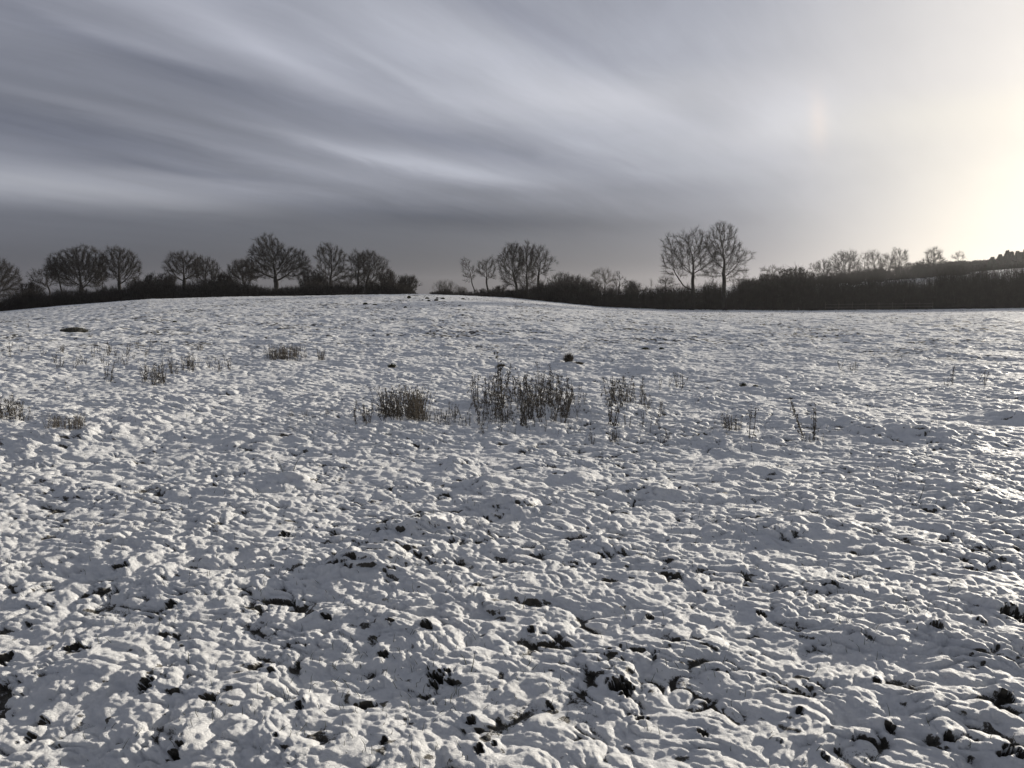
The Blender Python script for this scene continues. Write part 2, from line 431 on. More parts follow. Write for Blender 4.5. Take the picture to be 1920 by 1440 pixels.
# ------------------------------------------------------------------ materials
def material(name, base, rough=0.85, var=0.25, scale=8.0, spec=0.2):
    m = bpy.data.materials.new(name); m.use_nodes = True; t = m.node_tree; b = t.nodes['Principled BSDF']
    b.inputs['Roughness'].default_value = rough; b.inputs['Specular IOR Level'].default_value = spec
    n = t.nodes.new('ShaderNodeTexNoise'); n.inputs['Scale'].default_value = scale; n.inputs['Detail'].default_value = 4
    g_ = t.nodes.new('ShaderNodeTexCoord'); t.links.new(g_.outputs['Object'], n.inputs['Vector'])
    r = t.nodes.new('ShaderNodeValToRGB')
    r.color_ramp.elements[0].position = 0.3; r.color_ramp.elements[1].position = 0.7
    r.color_ramp.elements[0].color = (*[c * (1 - var) for c in base], 1); r.color_ramp.elements[1].color = (*[c * (1 + var) for c in base], 1)
    t.links.new(n.outputs[0], r.inputs[0]); t.links.new(r.outputs[0], b.inputs['Base Color'])
    return m
BARK = material('bark', (0.036, 0.032, 0.029), 0.9, 0.4, 3)
TWIG = material('twig', (0.036, 0.031, 0.028), 0.9, 0.3, 2)
PALE_TWIG = material('pale_twig', (0.13, 0.12, 0.11), 0.9, 0.3, 2)
IVY = material('ivy_leaf', (0.022, 0.032, 0.016), 0.5, 0.4, 5, 0.4)
HEDGE = material('hedge_twig', (0.050, 0.043, 0.040), 0.95, 0.35, 1.2)
CONIFER = material('needle', (0.030, 0.042, 0.030), 0.8, 0.3, 1)
WEED = material('dead_weed', (0.080, 0.070, 0.058), 0.9, 0.4, 45)
def dust(m, pos):
    cr = [n for n in m.node_tree.nodes if n.type == 'VALTORGB'][0].color_ramp
    e = cr.elements.new(pos); e.color = (.40, .40, .41, 1); cr.elements[1].position = pos - .04 if cr.elements[1].position > pos else cr.elements[1].position
dust(WEED, .74)
STRAW = material('dry_grass', (0.115, 0.098, 0.078), 0.9, 0.4, 20)
BLADE = material('grass_blade', (0.07, 0.075, 0.045), 0.8, 0.4, 4)
WOODP = material('fence_wood', (0.10, 0.09, 0.075), 0.9, 0.3, 10)
WIRE = material('fence_wire', (0.35, 0.34, 0.32), 0.5, 0.1, 5)

def snow_material():
    m = bpy.data.materials.new('snow_over_soil'); m.use_nodes = True; t = m.node_tree; nn = t.nodes.new; ll = t.links.new
    b = t.nodes['Principled BSDF']
    gc = nn('ShaderNodeNewGeometry')
    at_ = nn('ShaderNodeAttribute'); at_.attribute_name = 'bare'
    def nz(scale, det=4, rough=.55):
        n = nn('ShaderNodeTexNoise'); n.inputs['Scale'].default_value = scale; n.inputs['Detail'].default_value = det
        n.inputs['Roughness'].default_value = rough; ll(gc.outputs['Position'], n.inputs['Vector']); return n.outputs[0]
    def mm(op, a, b_, c=None):
        n = nn('ShaderNodeMath'); n.operation = op
        for i, v in enumerate((a, b_, c)):
            if v is None: continue
            if isinstance(v, (int, float)): n.inputs[i].default_value = v
            else: ll(v, n.inputs[i])
        return n.outputs[0]
    edge = mm('ADD', at_.outputs['Fac'], mm('MULTIPLY', mm('SUBTRACT', nz(85, 6, .75), 0.5), 1.7))
    mr = nn('ShaderNodeMapRange'); mr.interpolation_type = 'SMOOTHSTEP'; ll(edge, mr.inputs[0]); mr.inputs[1].default_value = .48; mr.inputs[2].default_value = .80
    snow = nn('ShaderNodeValToRGB'); ll(nz(5), snow.inputs[0])
    snow.color_ramp.elements[0].position = .3; snow.color_ramp.elements[1].position = .7
    snow.color_ramp.elements[0].color = (.82, .83, .85, 1); snow.color_ramp.elements[1].color = (.90, .90, .90, 1)
    soil = nn('ShaderNodeValToRGB'); ll(nz(38, 5, .7), soil.inputs[0])
    soil.color_ramp.elements[0].position = .35; soil.color_ramp.elements[1].position = .75
    soil.color_ramp.elements[0].color = (.050, .046, .040, 1); soil.color_ramp.elements[1].color = (.15, .135, .11, 1)
    mx = nn('ShaderNodeMix'); mx.data_type = 'RGBA'; ll(mr.outputs[0], mx.inputs[0]); ll(snow.outputs[0], mx.inputs[6]); ll(soil.outputs[0], mx.inputs[7])
    ll(mx.outputs[2], b.inputs['Base Color'])
    b.inputs['Roughness'].default_value = .62; b.inputs['Specular IOR Level'].default_value = .22
    bump = nn('ShaderNodeBump'); bump.inputs['Distance'].default_value = 1.0; bump.inputs['Strength'].default_value = 1.0
    hgt = mm('ADD', mm('MULTIPLY', nz(45, 7, .72), 0.016), mm('MULTIPLY', nz(260, 3, .6), 0.002))
    ll(hgt, bump.inputs['Height']); ll(bump.outputs[0], b.inputs['Normal'])
    return m
SNOW = snow_material()

# ------------------------------------------------------------------ the field: one sheet to the horizon
def build_ground():
    r_in = np.linspace(0.25, 1.9, 70)[:-1]
    r_mid = np.exp(np.arange(math.log(1.9), math.log(128), 0.0029))
    r_out = np.exp(np.linspace(math.log(128), math.log(1500), 110))[1:]
    rr = np.concatenate([r_in, r_mid, r_out])
    th_d = np.linspace(R(-43), R(43), 1280)
    th_c = np.linspace(R(43), R(317), 120)[1:-1]
    th = np.concatenate([th_d, th_c]); nr, ntn = len(rr), len(th)
    RR, TH = np.meshgrid(rr, th, indexing='ij')
    # jitter of the sample angle so that the grid leaves no pattern
    x = (RR * np.sin(TH)).ravel(); y = (RR * np.cos(TH)).ravel()
    z = base_h(x, y); bare = np.zeros(x.shape); shift = np.zeros(x.shape)
    r = RR.ravel(); dense = (np.abs(TH.ravel()) <= R(43.01)) & (r < 150) | (r < 6)
    idx = np.nonzero(dense)[0]
    for c in np.array_split(idx, 8):
        dz, sl = detail_h(x[c], y[c]); f = 1 - sm(r[c], 118, 140)
        z[c] += dz * f; bare[c] = sl; shift[c] = dz * f
    # faces turned to the viewer are steep and lose their snow: slope along the radius
    Z2 = z.reshape(nr, ntn); sl = np.gradient(Z2, axis=0) / np.gradient(RR, axis=0)
    th_ = perlin(x * 0.9, y * 0.9, 81) * .4 + perlin(x * 3.2, y * 3.2, 82) * .35
    steep = sm(sl.ravel() + th_, 0.80, 1.3) * (r < 30) * (np.abs(TH.ravel()) < R(43))
    bare = np.maximum(bare, steep)
    # lumps lean over towards the viewer and make small overhanging lips
    k = 0.75 * (1 - sm(r, 20, 45)); x = x - 0.3 * k * shift; y = y - k * shift
    V = np.stack([x, y, z], 1)
    V = np.concatenate([V, [[0, 0, 0.0]]]); bare = np.append(bare, 0)
    i = np.arange(nr - 1)[:, None] * ntn; j = np.arange(ntn)[None]; j2 = (j + 1) % ntn
    q = np.stack([i + j, i + ntn + j, i + ntn + j2, i + j2], -1).reshape(-1, 4)
    tri = np.stack([np.full(ntn, nr * ntn), np.arange(ntn), (np.arange(ntn) + 1) % ntn], 1)
    me = make_mesh('snow_field', V, [q[:, ::-1], tri[:, ::-1]], SNOW)
    a = me.attributes.new('bare', 'FLOAT', 'POINT'); a.data.foreach_set('value', bare.astype(np.float32))
    o = obj('snow_field', me); tag(o, 'lumpy snow covered field with dark bare hollows', None, None, 'structure')
    return o
build_ground()
# ------------------------------------------------------------------ haze: one even body of air round everything
def haze():
    s_ = 1520.0; V = [(x, y, z) for z in (-40, 42) for x in (-s_, s_) for y in (-s_, s_)]
    q = [(0, 2, 3, 1), (4, 5, 7, 6), (0, 1, 5, 4), (2, 6, 7, 3), (0, 4, 6, 2), (1, 3, 7, 5)]
    m = bpy.data.materials.new('thin_haze'); m.use_nodes = True; t = m.node_tree; t.nodes.clear()
    v = t.nodes.new('ShaderNodeVolumePrincipled'); v.inputs['Density'].default_value = 0.00011; v.inputs['Color'].default_value = (.95, .96, 1, 1); v.inputs['Anisotropy'].default_value = .5
    o = t.nodes.new('ShaderNodeOutputMaterial'); t.links.new(v.outputs[0], o.inputs['Volume'])
    ob = obj('haze', make_mesh('haze', V, [np.array(q)[:, ::-1]], m, False)); ob['kind'] = 'stuff'; tag(ob, 'thin pale winter haze over the fields')
haze()

# ------------------------------------------------------------------ trees
def colonise(rng, A, start_nodes, step, kill, infl, max_it=90, tropism=(0, 0, 0.12)):
    """branch skeleton growing towards the points A; returns nodes and parents"""
    P = [np.array(p, float) for p in start_nodes]; par = [-1] + list(range(len(P) - 1))
    nodes = np.array(P); parent = list(par); kids = np.zeros(20000, int)
    A = A.copy(); best = np.full(len(A), 1e9); bi = np.zeros(len(A), int); tr = np.array(tropism)
    new0 = 0
    for it in range(max_it):
        newn = nodes[new0:]
        if len(newn) and len(A):
            d = np.linalg.norm(A[:, None] - newn[None], axis=2)
            k = d.argmin(1); dm = d[np.arange(len(A)), k]
            u = dm < best; best[u] = dm[u]; bi[u] = k[u] + new0
        keep = best > kill
        A, best, bi = A[keep], best[keep], bi[keep]
        if len(A) == 0: break
        act = best < infl
        if not act.any(): act = best <= best.min() + 0.1
        dirs = (A[act] - nodes[bi[act]]); dirs /= np.linalg.norm(dirs, axis=1, keepdims=True)
        acc = np.zeros((len(nodes), 3)); np.add.at(acc, bi[act], dirs)
        src = np.unique(bi[act]); src = src[kids[src] < 3]
        if len(src) == 0: break
        g_ = acc[src]; g_ /= np.maximum(np.linalg.norm(g_, axis=1, keepdims=True), 1e-6)
        pd = np.array([nodes[s] - nodes[parent[s]] if parent[s] >= 0 else (0, 0, step) for s in src]) / step
        g_ = g_ + tr + 0.55 * pd + rng.normal(0, 0.15, g_.shape); g_ /= np.linalg.norm(g_, axis=1, keepdims=True)
        new0 = len(nodes)
        nodes = np.concatenate([nodes, nodes[src] + g_ * step]); parent += list(src); kids[src] += 1
        if len(nodes) > 9000: break
    return nodes, np.array(parent)

def tree_mesh(rng, base, fork, ells, trunk_r, natt=420, step=0.36, twig_n=3, twig_len=0.8, twig_r=0.0085, depth=0.85, tropism=(0, 0, .12), lean=None, skirt=True):
    """ells: (x, z, rx, rz) in metres relative to the tree's base; returns trunk MB and crown MB"""
    A = []
    tot = sum(e[2] * e[3] for e in ells)
    for (ex, ez, rx, rz) in ells:
        n = max(12, int(natt * 2.6 * rx * rz / tot)); u = rng.normal(size=(n, 3)); u /= np.linalg.norm(u, axis=1, keepdims=True)
        u *= rng.uniform(0.12, 1.08, (n, 1)) ** 0.5
        ry = depth * min(rx, rz * 1.2)
        A.append(np.stack([ex + u[:, 0] * rx, u[:, 1] * ry, ez + u[:, 2] * rz], 1))
    A = np.concatenate(A); A = A[A[:, 2] > 0.6]
    nseg = max(2, int(np.linalg.norm(fork) / step)); t = np.linspace(0, 1, nseg + 1)[:, None]
    wob = np.cumsum(rng.normal(0, 0.035, (nseg + 1, 3)), 0) * (t > 0); wob[:, 2] = 0
    st = np.zeros((1, 3)) * (1 - t) + np.array(fork)[None] * t + wob
    st[0, 2] = -0.35
    nodes, par = colonise(rng, A, list(st), step, step * 1.45, 50.0, tropism=tropism)
    n = len(nodes)
    r = np.zeros(n); ex = 2.35; cnt = np.zeros(n)
    for i in range(n - 1, -1, -1):
        if r[i] == 0: r[i] = 0.016 ** ex
        if par[i] >= 0: r[par[i]] += r[i]; cnt[par[i]] += 1
    r = r ** (1 / ex); k = trunk_r / r[0]
    r = 0.011 + ((r - r.min()) / max(r[0] - r.min(), 1e-6)) ** 1.5 * (trunk_r - 0.011)
    i = np.arange(1, n); p = par[i]
    r0 = np.minimum(r[p], r[i] * 1.35); r1 = r[i]
    thick = (r1 > 0.085) | (i <= nseg)
    tb, cb_ = MB(), MB()
    tb.frusta(nodes[p][thick], nodes[i][thick], r0[thick] * 1.0, r1[thick], 7)
    thin = ~thick; tb_mid = thin & (r1 > 0.035); tiny = thin & ~tb_mid
    cb_.frusta(nodes[p][tb_mid], nodes[i][tb_mid], r0[tb_mid], r1[tb_mid], 5)
    cb_.frusta(nodes[p][tiny], nodes[i][tiny], r0[tiny], r1[tiny], 3)
    # root flare
    fl = np.array([[math.cos(a) * trunk_r * 1.7, math.sin(a) * trunk_r * 1.7, -0.3] for a in rng.uniform(0, 6.28, 5)])
    tb.frusta(fl, np.tile([[0, 0, 0.7]], (5, 1)), trunk_r * .4, trunk_r * .5, 5)
    # twigs
    src = np.nonzero((r < 0.06) & (np.arange(n) > nseg))[0]
    D = nodes[src] - nodes[par[src]]; D /= np.linalg.norm(D, axis=1, keepdims=True)
    twig_n += 3; P = np.repeat(nodes[src], twig_n, 0); D = np.repeat(D, twig_n, 0)
    m = len(P)
    if m:
        cen = nodes[nodes[:, 2] > .5 * nodes[:, 2].max()].mean(0); out = P - cen * np.array([1, 1, .7]); out /= np.maximum(np.linalg.norm(out, axis=1, keepdims=True), .1)
        d = D * 0.8 + out * .35 + rng.normal(0, 0.45, (m, 3)) + np.array([0, 0, 0.2]); d /= np.linalg.norm(d, axis=1, keepdims=True)
        l = rng.uniform(0.4, 1.4, m) * twig_len
        mid = P + d * (l * .5)[:, None]
        d2 = d + rng.normal(0, 0.30, (m, 3)); d2 /= np.linalg.norm(d2, axis=1, keepdims=True)
        cb_.frusta(P, mid, twig_r * 1.2, twig_r, 3); cb_.frusta(mid, mid + d2 * (l * .5)[:, None], twig_r, twig_r * .5, 3)
        for _ in range(3):
            d3 = d + rng.normal(0, 0.65, (m, 3)); d3 /= np.linalg.norm(d3, axis=1, keepdims=True)
            q = P + (mid - P) * rng.uniform(.3, 1.0, (m, 1))
            cb_.frusta(q, q + d3 * (l * .5)[:, None], twig_r * .8, twig_r * .4, 3)
    return tb, cb_, nodes, r

def px_to_local(px, py, Y, base):
    w = at(px, py, Y); return w[0] - base[0], w[2] - base[2]

def bare_tree(label, x, Y, fork, crowns, trunk_r, seed, group='bare trees along the field edge', ivy=None, name='bare_tree', cat='tree', twig=TWIG, base_y=None, **kw):
    """x = photo column of the foot; fork = photo point of the first fork; crowns = photo ellipses (cx, cy, rx, ry)"""
    rng = np.random.default_rng(seed)
    bx = at(x, 565, Y)[0]
    bz = float(ground_z(bx, Y, False)[0]); base = np.array([bx, Y, bz])
    t = empty(name, base, label, cat, group)
    fx, fz = px_to_local(fork[0], fork[1], Y, base)
    k = Y / F
    ells = []
    for (cx, cy, rx, ry) in crowns:
        ex, ez = px_to_local(cx, cy + 1, Y, base); ells.append((ex, ez, rx * k * 1.08, ry * k * 1.08))
    tb, cb_, nodes, r = tree_mesh(rng, base, (fx, 0, max(fz, 0.6)), ells, trunk_r, **kw)
    tb.build('trunk', BARK, t); cb_.build('crown', twig, t)
    if ivy:
        # ivy clothing the lower trunk up to a height, as leaf clumps
        top, rad, n = ivy
        mb = MB(); h = rng.uniform(0, top, n) ; idx = nodes[(r > .06) & (nodes[:, 2] < top)]
        if len(idx):
            P = idx[rng.integers(0, len(idx), n)] + rng.normal(0, 1, (n, 3)) * np.array([rad, rad, .25])
            P[:, 2] = np.clip(P[:, 2], 0.1, top)
            D = rng.normal(0, 1, (n, 3)); D[:, 2] -= .4
            mb.leaves(P, D, rng.uniform(.08, .16, n), rng.uniform(.10, .2, n), rng); mb.build('ivy', IVY, t, smooth=False)
    return t

def bush(label, x, Y, shape, seed, group='bushes of the hedgerows', stems=26, dense=1.0, leaf=0, mat=TWIG, name='bush', twig_r=.012, base_y=None, spread=.3):
    """shape = photo (cx, top_y, half width); grown from a clump of stems at the ground"""
    rng = np.random.default_rng(seed)
    bx = (x - 960) / F * Y; bz = float(ground_z(bx, Y, False)[0]); base = np.array([bx, Y, bz])
    t = empty(name, base, label, 'bush', group)
    cx, cz = px_to_local(shape[0], shape[1], Y, base); hw = shape[2] * Y / F
    H = max(cz, 0.8)
    mb = MB(); th = rng.uniform(0, 6.283, stems); rad = rng.uniform(0, 1, stems) ** .6
    tip = np.stack([cx + np.cos(th) * rad * hw, np.sin(th) * rad * hw * .8, H * (0.62 + .42 * np.sqrt(np.maximum(0, 1 - rad ** 2)) * rng.uniform(.75, 1.0, stems))], 1)
    root = np.stack([np.cos(th) * rad * hw * spread, np.sin(th) * rad * hw * spread, np.full(stems, -.1)], 1)
    seg = 7; pts = []
    for s in range(seg + 1):
        u = s / seg; p = root * (1 - u) + tip * u; p[:, :2] = root[:, :2] + (tip - root)[:, :2] * (u ** 1.35)
        p[:, 2] = root[:, 2] + (tip - root)[:, 2] * u
        pts.append(p + rng.normal(0, .06, p.shape) * (s > 0))
    for s in range(seg):
        r0 = .035 * (1 - s / seg) + .012; r1 = .035 * (1 - (s + 1) / seg) + .012
        mb.frusta(pts[s], pts[s + 1], r0, r1, 4)
    mb.build('stems', BARK if mat is TWIG else mat, t)
    tw = MB()
    for s in range(1, seg + 1):
        k = int(7 * dense); P = np.repeat(pts[s], k, 0); ax = np.repeat(pts[s] - pts[s - 1], k, 0); ax /= np.linalg.norm(ax, axis=1, keepdims=True)
        d = ax + rng.normal(0, .6, P.shape); d[:, 2] += .25; d /= np.linalg.norm(d, axis=1, keepdims=True); l = rng.uniform(.3, .95, len(P)) * min(1, H / 3.5)
        m_ = P + d * (l * .55)[:, None]; d2 = d + rng.normal(0, .35, d.shape); d2 /= np.linalg.norm(d2, axis=1, keepdims=True)
        tw.frusta(P, m_, twig_r * 1.1, twig_r, 3); tw.frusta(m_, m_ + d2 * (l * .5)[:, None], twig_r, twig_r * .5, 3)
        d3 = d + rng.normal(0, .6, d.shape); d3 /= np.linalg.norm(d3, axis=1, keepdims=True)
        tw.frusta(m_, m_ + d3 * (l * .45)[:, None], twig_r * .8, twig_r * .4, 3)
    tw.build('twigs', mat, t)
    if leaf:
        lv = MB(); u = rng.normal(size=(leaf, 3)); u /= np.linalg.norm(u, axis=1, keepdims=True); u *= rng.uniform(.2, 1, (leaf, 1)) ** .45
        clump = 1 + .18 * np.sin(u[:, 0:1] * 9 + 1) * np.cos(u[:, 2:3] * 8)
        P = np.array([cx * .8, 0, H * .50]) + u * clump * np.array([hw * .8, hw * .7, H * .44]); D = rng.normal(0, 1, P.shape)
        lv.leaves(P, D, rng.uniform(.08, .16, leaf), rng.uniform(.1, .2, leaf), rng); lv.build('leaves', IVY, t, smooth=False)
    return t

def hedge(name, label, Y, profile, width, dens, seed, cat='hedge', group=None, bottom=None, mat=HEDGE, leaf=1.0, kind=None, twig_r=.014, hmin=.5):
    """thicket of upright stems along x at distance Y (number or function of photo x); profile = (photo x, photo y of top)"""
    rng = np.random.default_rng(seed)
    xs = [p[0] for p in profile]; ys = [p[1] for p in profile]
    Yf = Y if callable(Y) else (lambda px: np.full(np.shape(px), float(Y)))
    x0, x1 = xs[0], xs[-1]; Ymid = float(np.mean(Yf(np.array([x0, x1], float))))
    length = (x1 - x0) / F * Ymid; n = int(length * dens)
    px = rng.uniform(x0, x1, n)
    off = rng.uniform(-.5, .5, n)
    Yb = Yf(px) + off * width
    X = (px - 960) / F * Yf(px) + rng.normal(0, .05, n)
    gz = ground_z(X, Yb, False)
    yt = np.interp(px, xs, ys)
    dxr = F * math.cos(PITCH) + (720 - yt) * math.sin(PITCH); dz = (720 - yt) * math.cos(PITCH) - F * math.sin(PITCH)
    top = EYE + dz / dxr * Yf(px)
    lump = 1.10 + .34 * perlin(X * .45, np.full(n, seed * 1.0), seed) + .10 * perlin(X * 1.7, np.full(n, 3.0 + seed), seed + 1)
    H = np.maximum((top - gz), hmin) * lump * (1 - .55 * np.abs(off) ** 1.5) * (1 - .45 * rng.uniform(0, 1, n) ** 2.5)
    mb = MB(); seg = 4; lean = rng.normal(0, .16, (n, 2))
    P = [np.stack([X, Yb, gz - .1], 1)]
    for s in range(1, seg + 1):
        q = P[-1].copy(); q[:, 0] += lean[:, 0] * H / seg + rng.normal(0, .045, n); q[:, 1] += lean[:, 1] * H / seg + rng.normal(0, .045, n); q[:, 2] += H / seg
        P.append(q)
    base = np.array([float(np.mean(X)), float(np.mean(Yb)), float(np.min(gz))])
    t = empty(name, base, label, cat, group)
    if kind: t['kind'] = kind
    for s in range(seg):
        mb.frusta(P[s] - base, P[s + 1] - base, .030 * (1 - s / seg) + twig_r * .8, .030 * (1 - (s + 1) / seg) + twig_r * .5, 3)
    mb.build('stems', BARK, t)
    tw = MB()
    for s in range(1, seg + 1):
        k = 6 if s < seg else 4
        Q = np.repeat(P[s], k, 0); h_ = np.repeat(H, k)
        Q = Q + (np.repeat(P[s - 1], k, 0) - Q) * rng.uniform(0, 1, (len(Q), 1))
        d = rng.normal(0, .55, Q.shape); d[:, 2] += .75; d /= np.linalg.norm(d, axis=1, keepdims=True); l = rng.uniform(.12, .34, len(Q)) * np.maximum(h_, 1.2)
        l = np.minimum(l, 1.1)
        m_ = Q + d * (l * .5)[:, None]; d2 = d + rng.normal(0, .35, d.shape); d2 /= np.linalg.norm(d2, axis=1, keepdims=True)
        tw.frusta(Q - base, m_ - base, twig_r, twig_r * .8, 3); tw.frusta(m_ - base, m_ + d2 * (l * .5)[:, None] - base, twig_r * .8, twig_r * .4, 3)
    tw.build('twigs', mat, t)
    nl = int(n * 14 * leaf)
    if nl:
        k = rng.integers(0, n, nl); u = rng.uniform(0, 1, nl) ** 1.1 * .86
        Q = np.stack([X[k] + lean[k, 0] * H[k] * u, Yb[k] + lean[k, 1] * H[k] * u, gz[k] + H[k] * u], 1) + rng.normal(0, .10, (nl, 3)); Q[:, 2] = np.maximum(Q[:, 2], gz[k])
        lv = MB(); lv.leaves(Q - base, rng.normal(0, 1, Q.shape), rng.uniform(.05, .11, nl), rng.uniform(.07, .15, nl), rng); lv.build('dead_leaves', HEDGE, t, smooth=False)
    return t

SK = ' on the skyline of the left ridge'
big = dict(step=.42)
YL = 136.0
GL, GM, GR = 'bare trees behind the left ridge', 'bare trees behind the middle of the ridge', 'bare trees on the far slope at the right'
bare_tree('dark bare tree cut off by the left edge of the picture', -18, YL, (-16, 545), [(-8, 525, 42, 32), (-14, 505, 28, 24)], .38, 1, GL, natt=520, twig_n=4)
bare_tree('small low bare tree with slanting limbs left of the wide multi-stemmed tree', 94, YL, (92, 548), [(80, 525, 22, 18), (95, 515, 16, 15)], .13, 2, GL, natt=150, twig_n=3)
bare_tree('slim bare tree with a trunk bending left, touching the wide multi-stemmed tree', 116, YL - 3, (112, 528), [(105, 505, 18, 18), (98, 495, 10, 12)], .12, 3, GL, natt=150, twig_n=3, tropism=(-.15, 0, .15))
bare_tree('widest bare tree at the left end, many limbs fanning from a low fork', 151, YL, (152, 541), [(128, 503, 34, 30), (160, 492, 34, 28), (150, 515, 46, 24), (172, 512, 20, 28)], .36, 4, GL, natt=950, twig_n=4)
bare_tree('thin bare tree standing between the wide tree and the ivy-clad round tree', 191, YL + 2, (189, 530), [(187, 515, 12, 24)], .09, 5, GL, natt=90, twig_n=3)
bare_tree('round-crowned bare tree with ivy-clad twin trunk, right of the wide tree', 225, YL, (225, 541), [(212, 495, 22, 28), (232, 500, 28, 30), (222, 478, 14, 12)], .30, 6, GL, natt=620, twig_n=4, ivy=(3.6, .28, 2600))
bare_tree('bare tree with short wavy limbs and flat-topped crown, left of smaller ivied tree', 345, YL, (345, 528), [(345, 495, 34, 20), (338, 484, 20, 11), (358, 505, 22, 18), (326, 512, 16, 14)], .30, 7, GL, natt=560, twig_n=4, tropism=(0, 0, 0))
bare_tree('smaller bare tree with ivy-wrapped trunk leaning against the flat-topped tree', 386, YL - 2, (385, 530), [(384, 505, 24, 19), (392, 520, 20, 16)], .22, 8, GL, natt=380, twig_n=4, ivy=(3.4, .32, 2600))
bare_tree('dense low bare tree crowding under the left limbs of the tallest oak', 462, YL - 2, (460, 540), [(455, 512, 26, 22), (440, 525, 22, 18)], .2, 9, GL, natt=480, twig_n=5)
bare_tree('tallest spreading oak on the left ridge with clear straight trunk', 517.5, YL - 4, (517, 531), [(503, 464, 24, 20), (505, 480, 36, 24), (545, 492, 32, 24), (520, 500, 50, 22), (478, 505, 30, 16), (558, 505, 22, 14)], .40, 10, GL, natt=1150, twig_n=4, tropism=(0, 0, .02))
bare_tree('tall narrow bare tree right of the tallest oak, forking halfway', 619, YL, (619, 520), [(612, 480, 19, 21), (632, 488, 17, 22), (622, 512, 26, 20), (648, 520, 14, 16)], .26, 11, GL, natt=520, twig_n=4)
bare_tree('bare tree with ivied trunk, left half of the pair before the ridge top', 672, YL, (672, 535), [(670, 490, 16, 16), (675, 510, 18, 20)], .20, 12, GL, natt=280, twig_n=4, ivy=(3.0, .30, 2200))
bare_tree('rounded bare tree, right half of the pair before the ridge top', 686, YL + 2, (688, 530), [(690, 492, 22, 19), (712, 505, 16, 22), (694, 518, 28, 18)], .26, 13, GL, natt=560, twig_n=4)
for a in [('dark ivy-grown bush in the gap between two ivied trees', 290, (290, 518, 22), 31, 2600), ('dense bush just right of the tallest oak', 582, (582, 512, 26), 32, 0),
          ('upright bush right of the rounded pair of trees', 732, (732, 515, 24), 33, 0), ('bush with twigs swept to the right at the ridge top end of the hedge', 758, (766, 523, 20), 34, 0),
          ('low bush behind the hedge near the left picture edge', 55, (55, 535, 24), 35, 0), ('low bush between the ivied tree and the dark oak thicket', 415, (417, 518, 20), 36, 0),
          ('low bush right of the ivy-clad round tree', 262, (258, 530, 22), 37, 0), ('bush under the right side of the flat-topped tree', 320, (318, 525, 18), 38, 500),
          ('bush filling the gap left of the tall narrow tree', 600, (598, 522, 18), 39, 0)]:
    bush(a[0], a[1], YL - 3, a[2], a[3], 'bushes behind the left ridge', stems=46, dense=1.6, leaf=a[4])

YM = 124.0
bare_tree('thin bare birch leaning left on the ridge, first tree right of the open gap', 893, YM, (880, 512), [(873, 496, 9, 13), (880, 512, 12, 18)], .08, 14, GM, natt=110, twig_n=2, twig_len=.6, twig_r=.009, tropism=(-.12, 0, .2))
bare_tree('small airy bare tree between the leaning birch and the dense clump', 918, YM, (914, 530), [(905, 505, 12, 15), (918, 505, 12, 20)], .14, 15, GM, natt=200, twig_n=3, twig_r=.009)
bare_tree('dense bare tree at the left of the clump on the ridge shoulder', 968, YM - 2, (966, 535), [(962, 485, 18, 26), (946, 495, 14, 15), (955, 515, 16, 22)], .22, 16, GM, natt=560, twig_n=5)
bare_tree('dense upright bare tree in the middle of the clump on the ridge shoulder', 985, YM, (988, 530), [(988, 490, 16, 29), (985, 515, 18, 26)], .22, 17, GM, natt=480, twig_n=5)
bare_tree('open-crowned bare tree at the right of the clump with a limb reaching right', 1012, YM - 4, (1011, 520), [(1006, 470, 9, 12), (1012, 488, 18, 18), (1028, 492, 14, 8), (1010, 505, 20, 14)], .18, 18, GM, natt=260, twig_n=3)
bare_tree('pale sparse bare tree rising from the hedge in the middle', 1135, YM + 6, (1135, 538), [(1128, 520, 18, 14), (1140, 525, 14, 12)], .08, 19, GM, natt=160, twig_n=2, twig=PALE_TWIG, twig_r=.009)
bare_tree('small tree with tiers of level branches standing above the middle hedge', 1161, YM - 4, (1162, 530), [(1160, 517, 9, 5), (1163, 526, 14, 5), (1162, 536, 12, 5)], .11, 20, GM, natt=150, twig_n=5, twig_len=.5, tropism=(0, 0, -.05))
bare_tree('little round bare tree close left of the big forked tree', 1249, YM + 20, (1249, 538), [(1249, 528, 13, 8)], .08, 21, GM, natt=110, twig_n=3)
bare_tree('faint thin tree between the hedge top and the little round tree', 1221, YM + 25, (1221, 540), [(1221, 534, 5, 9)], .05, 22, GM, natt=40, twig_n=3, twig=PALE_TWIG)
for a in [('rounded bush right of the dense tree clump', 1052, (1052, 516, 26), 41, TWIG), ('broad twiggy bush sloping down from the tree clump', 1078, (1080, 522, 26), 42, TWIG),
          ('low bush before the pale sparse tree', 1110, (1108, 532, 22), 43, TWIG), ('small bush right of the tiered tree', 1186, (1185, 532, 14), 44, TWIG),
          ('pale reedy bush at the open gap on the skyline', 835, (835, 530, 24), 45, PALE_TWIG), ('low pale scrub left of the leaning birch', 864, (864, 540, 14), 46, PALE_TWIG),
          ('low dark bush under the small airy tree', 905, (905, 545, 22), 47, TWIG), ('rusty twiggy bush left of the dense clump', 936, (936, 540, 16), 48, TWIG)]:
    bush(a[0], a[1], YM + 3, a[2], a[3], 'bushes of the middle hedge', stems=40, dense=1.1 if a[4] is TWIG else .6, mat=a[4], twig_r=.011 if a[4] is TWIG else .008)

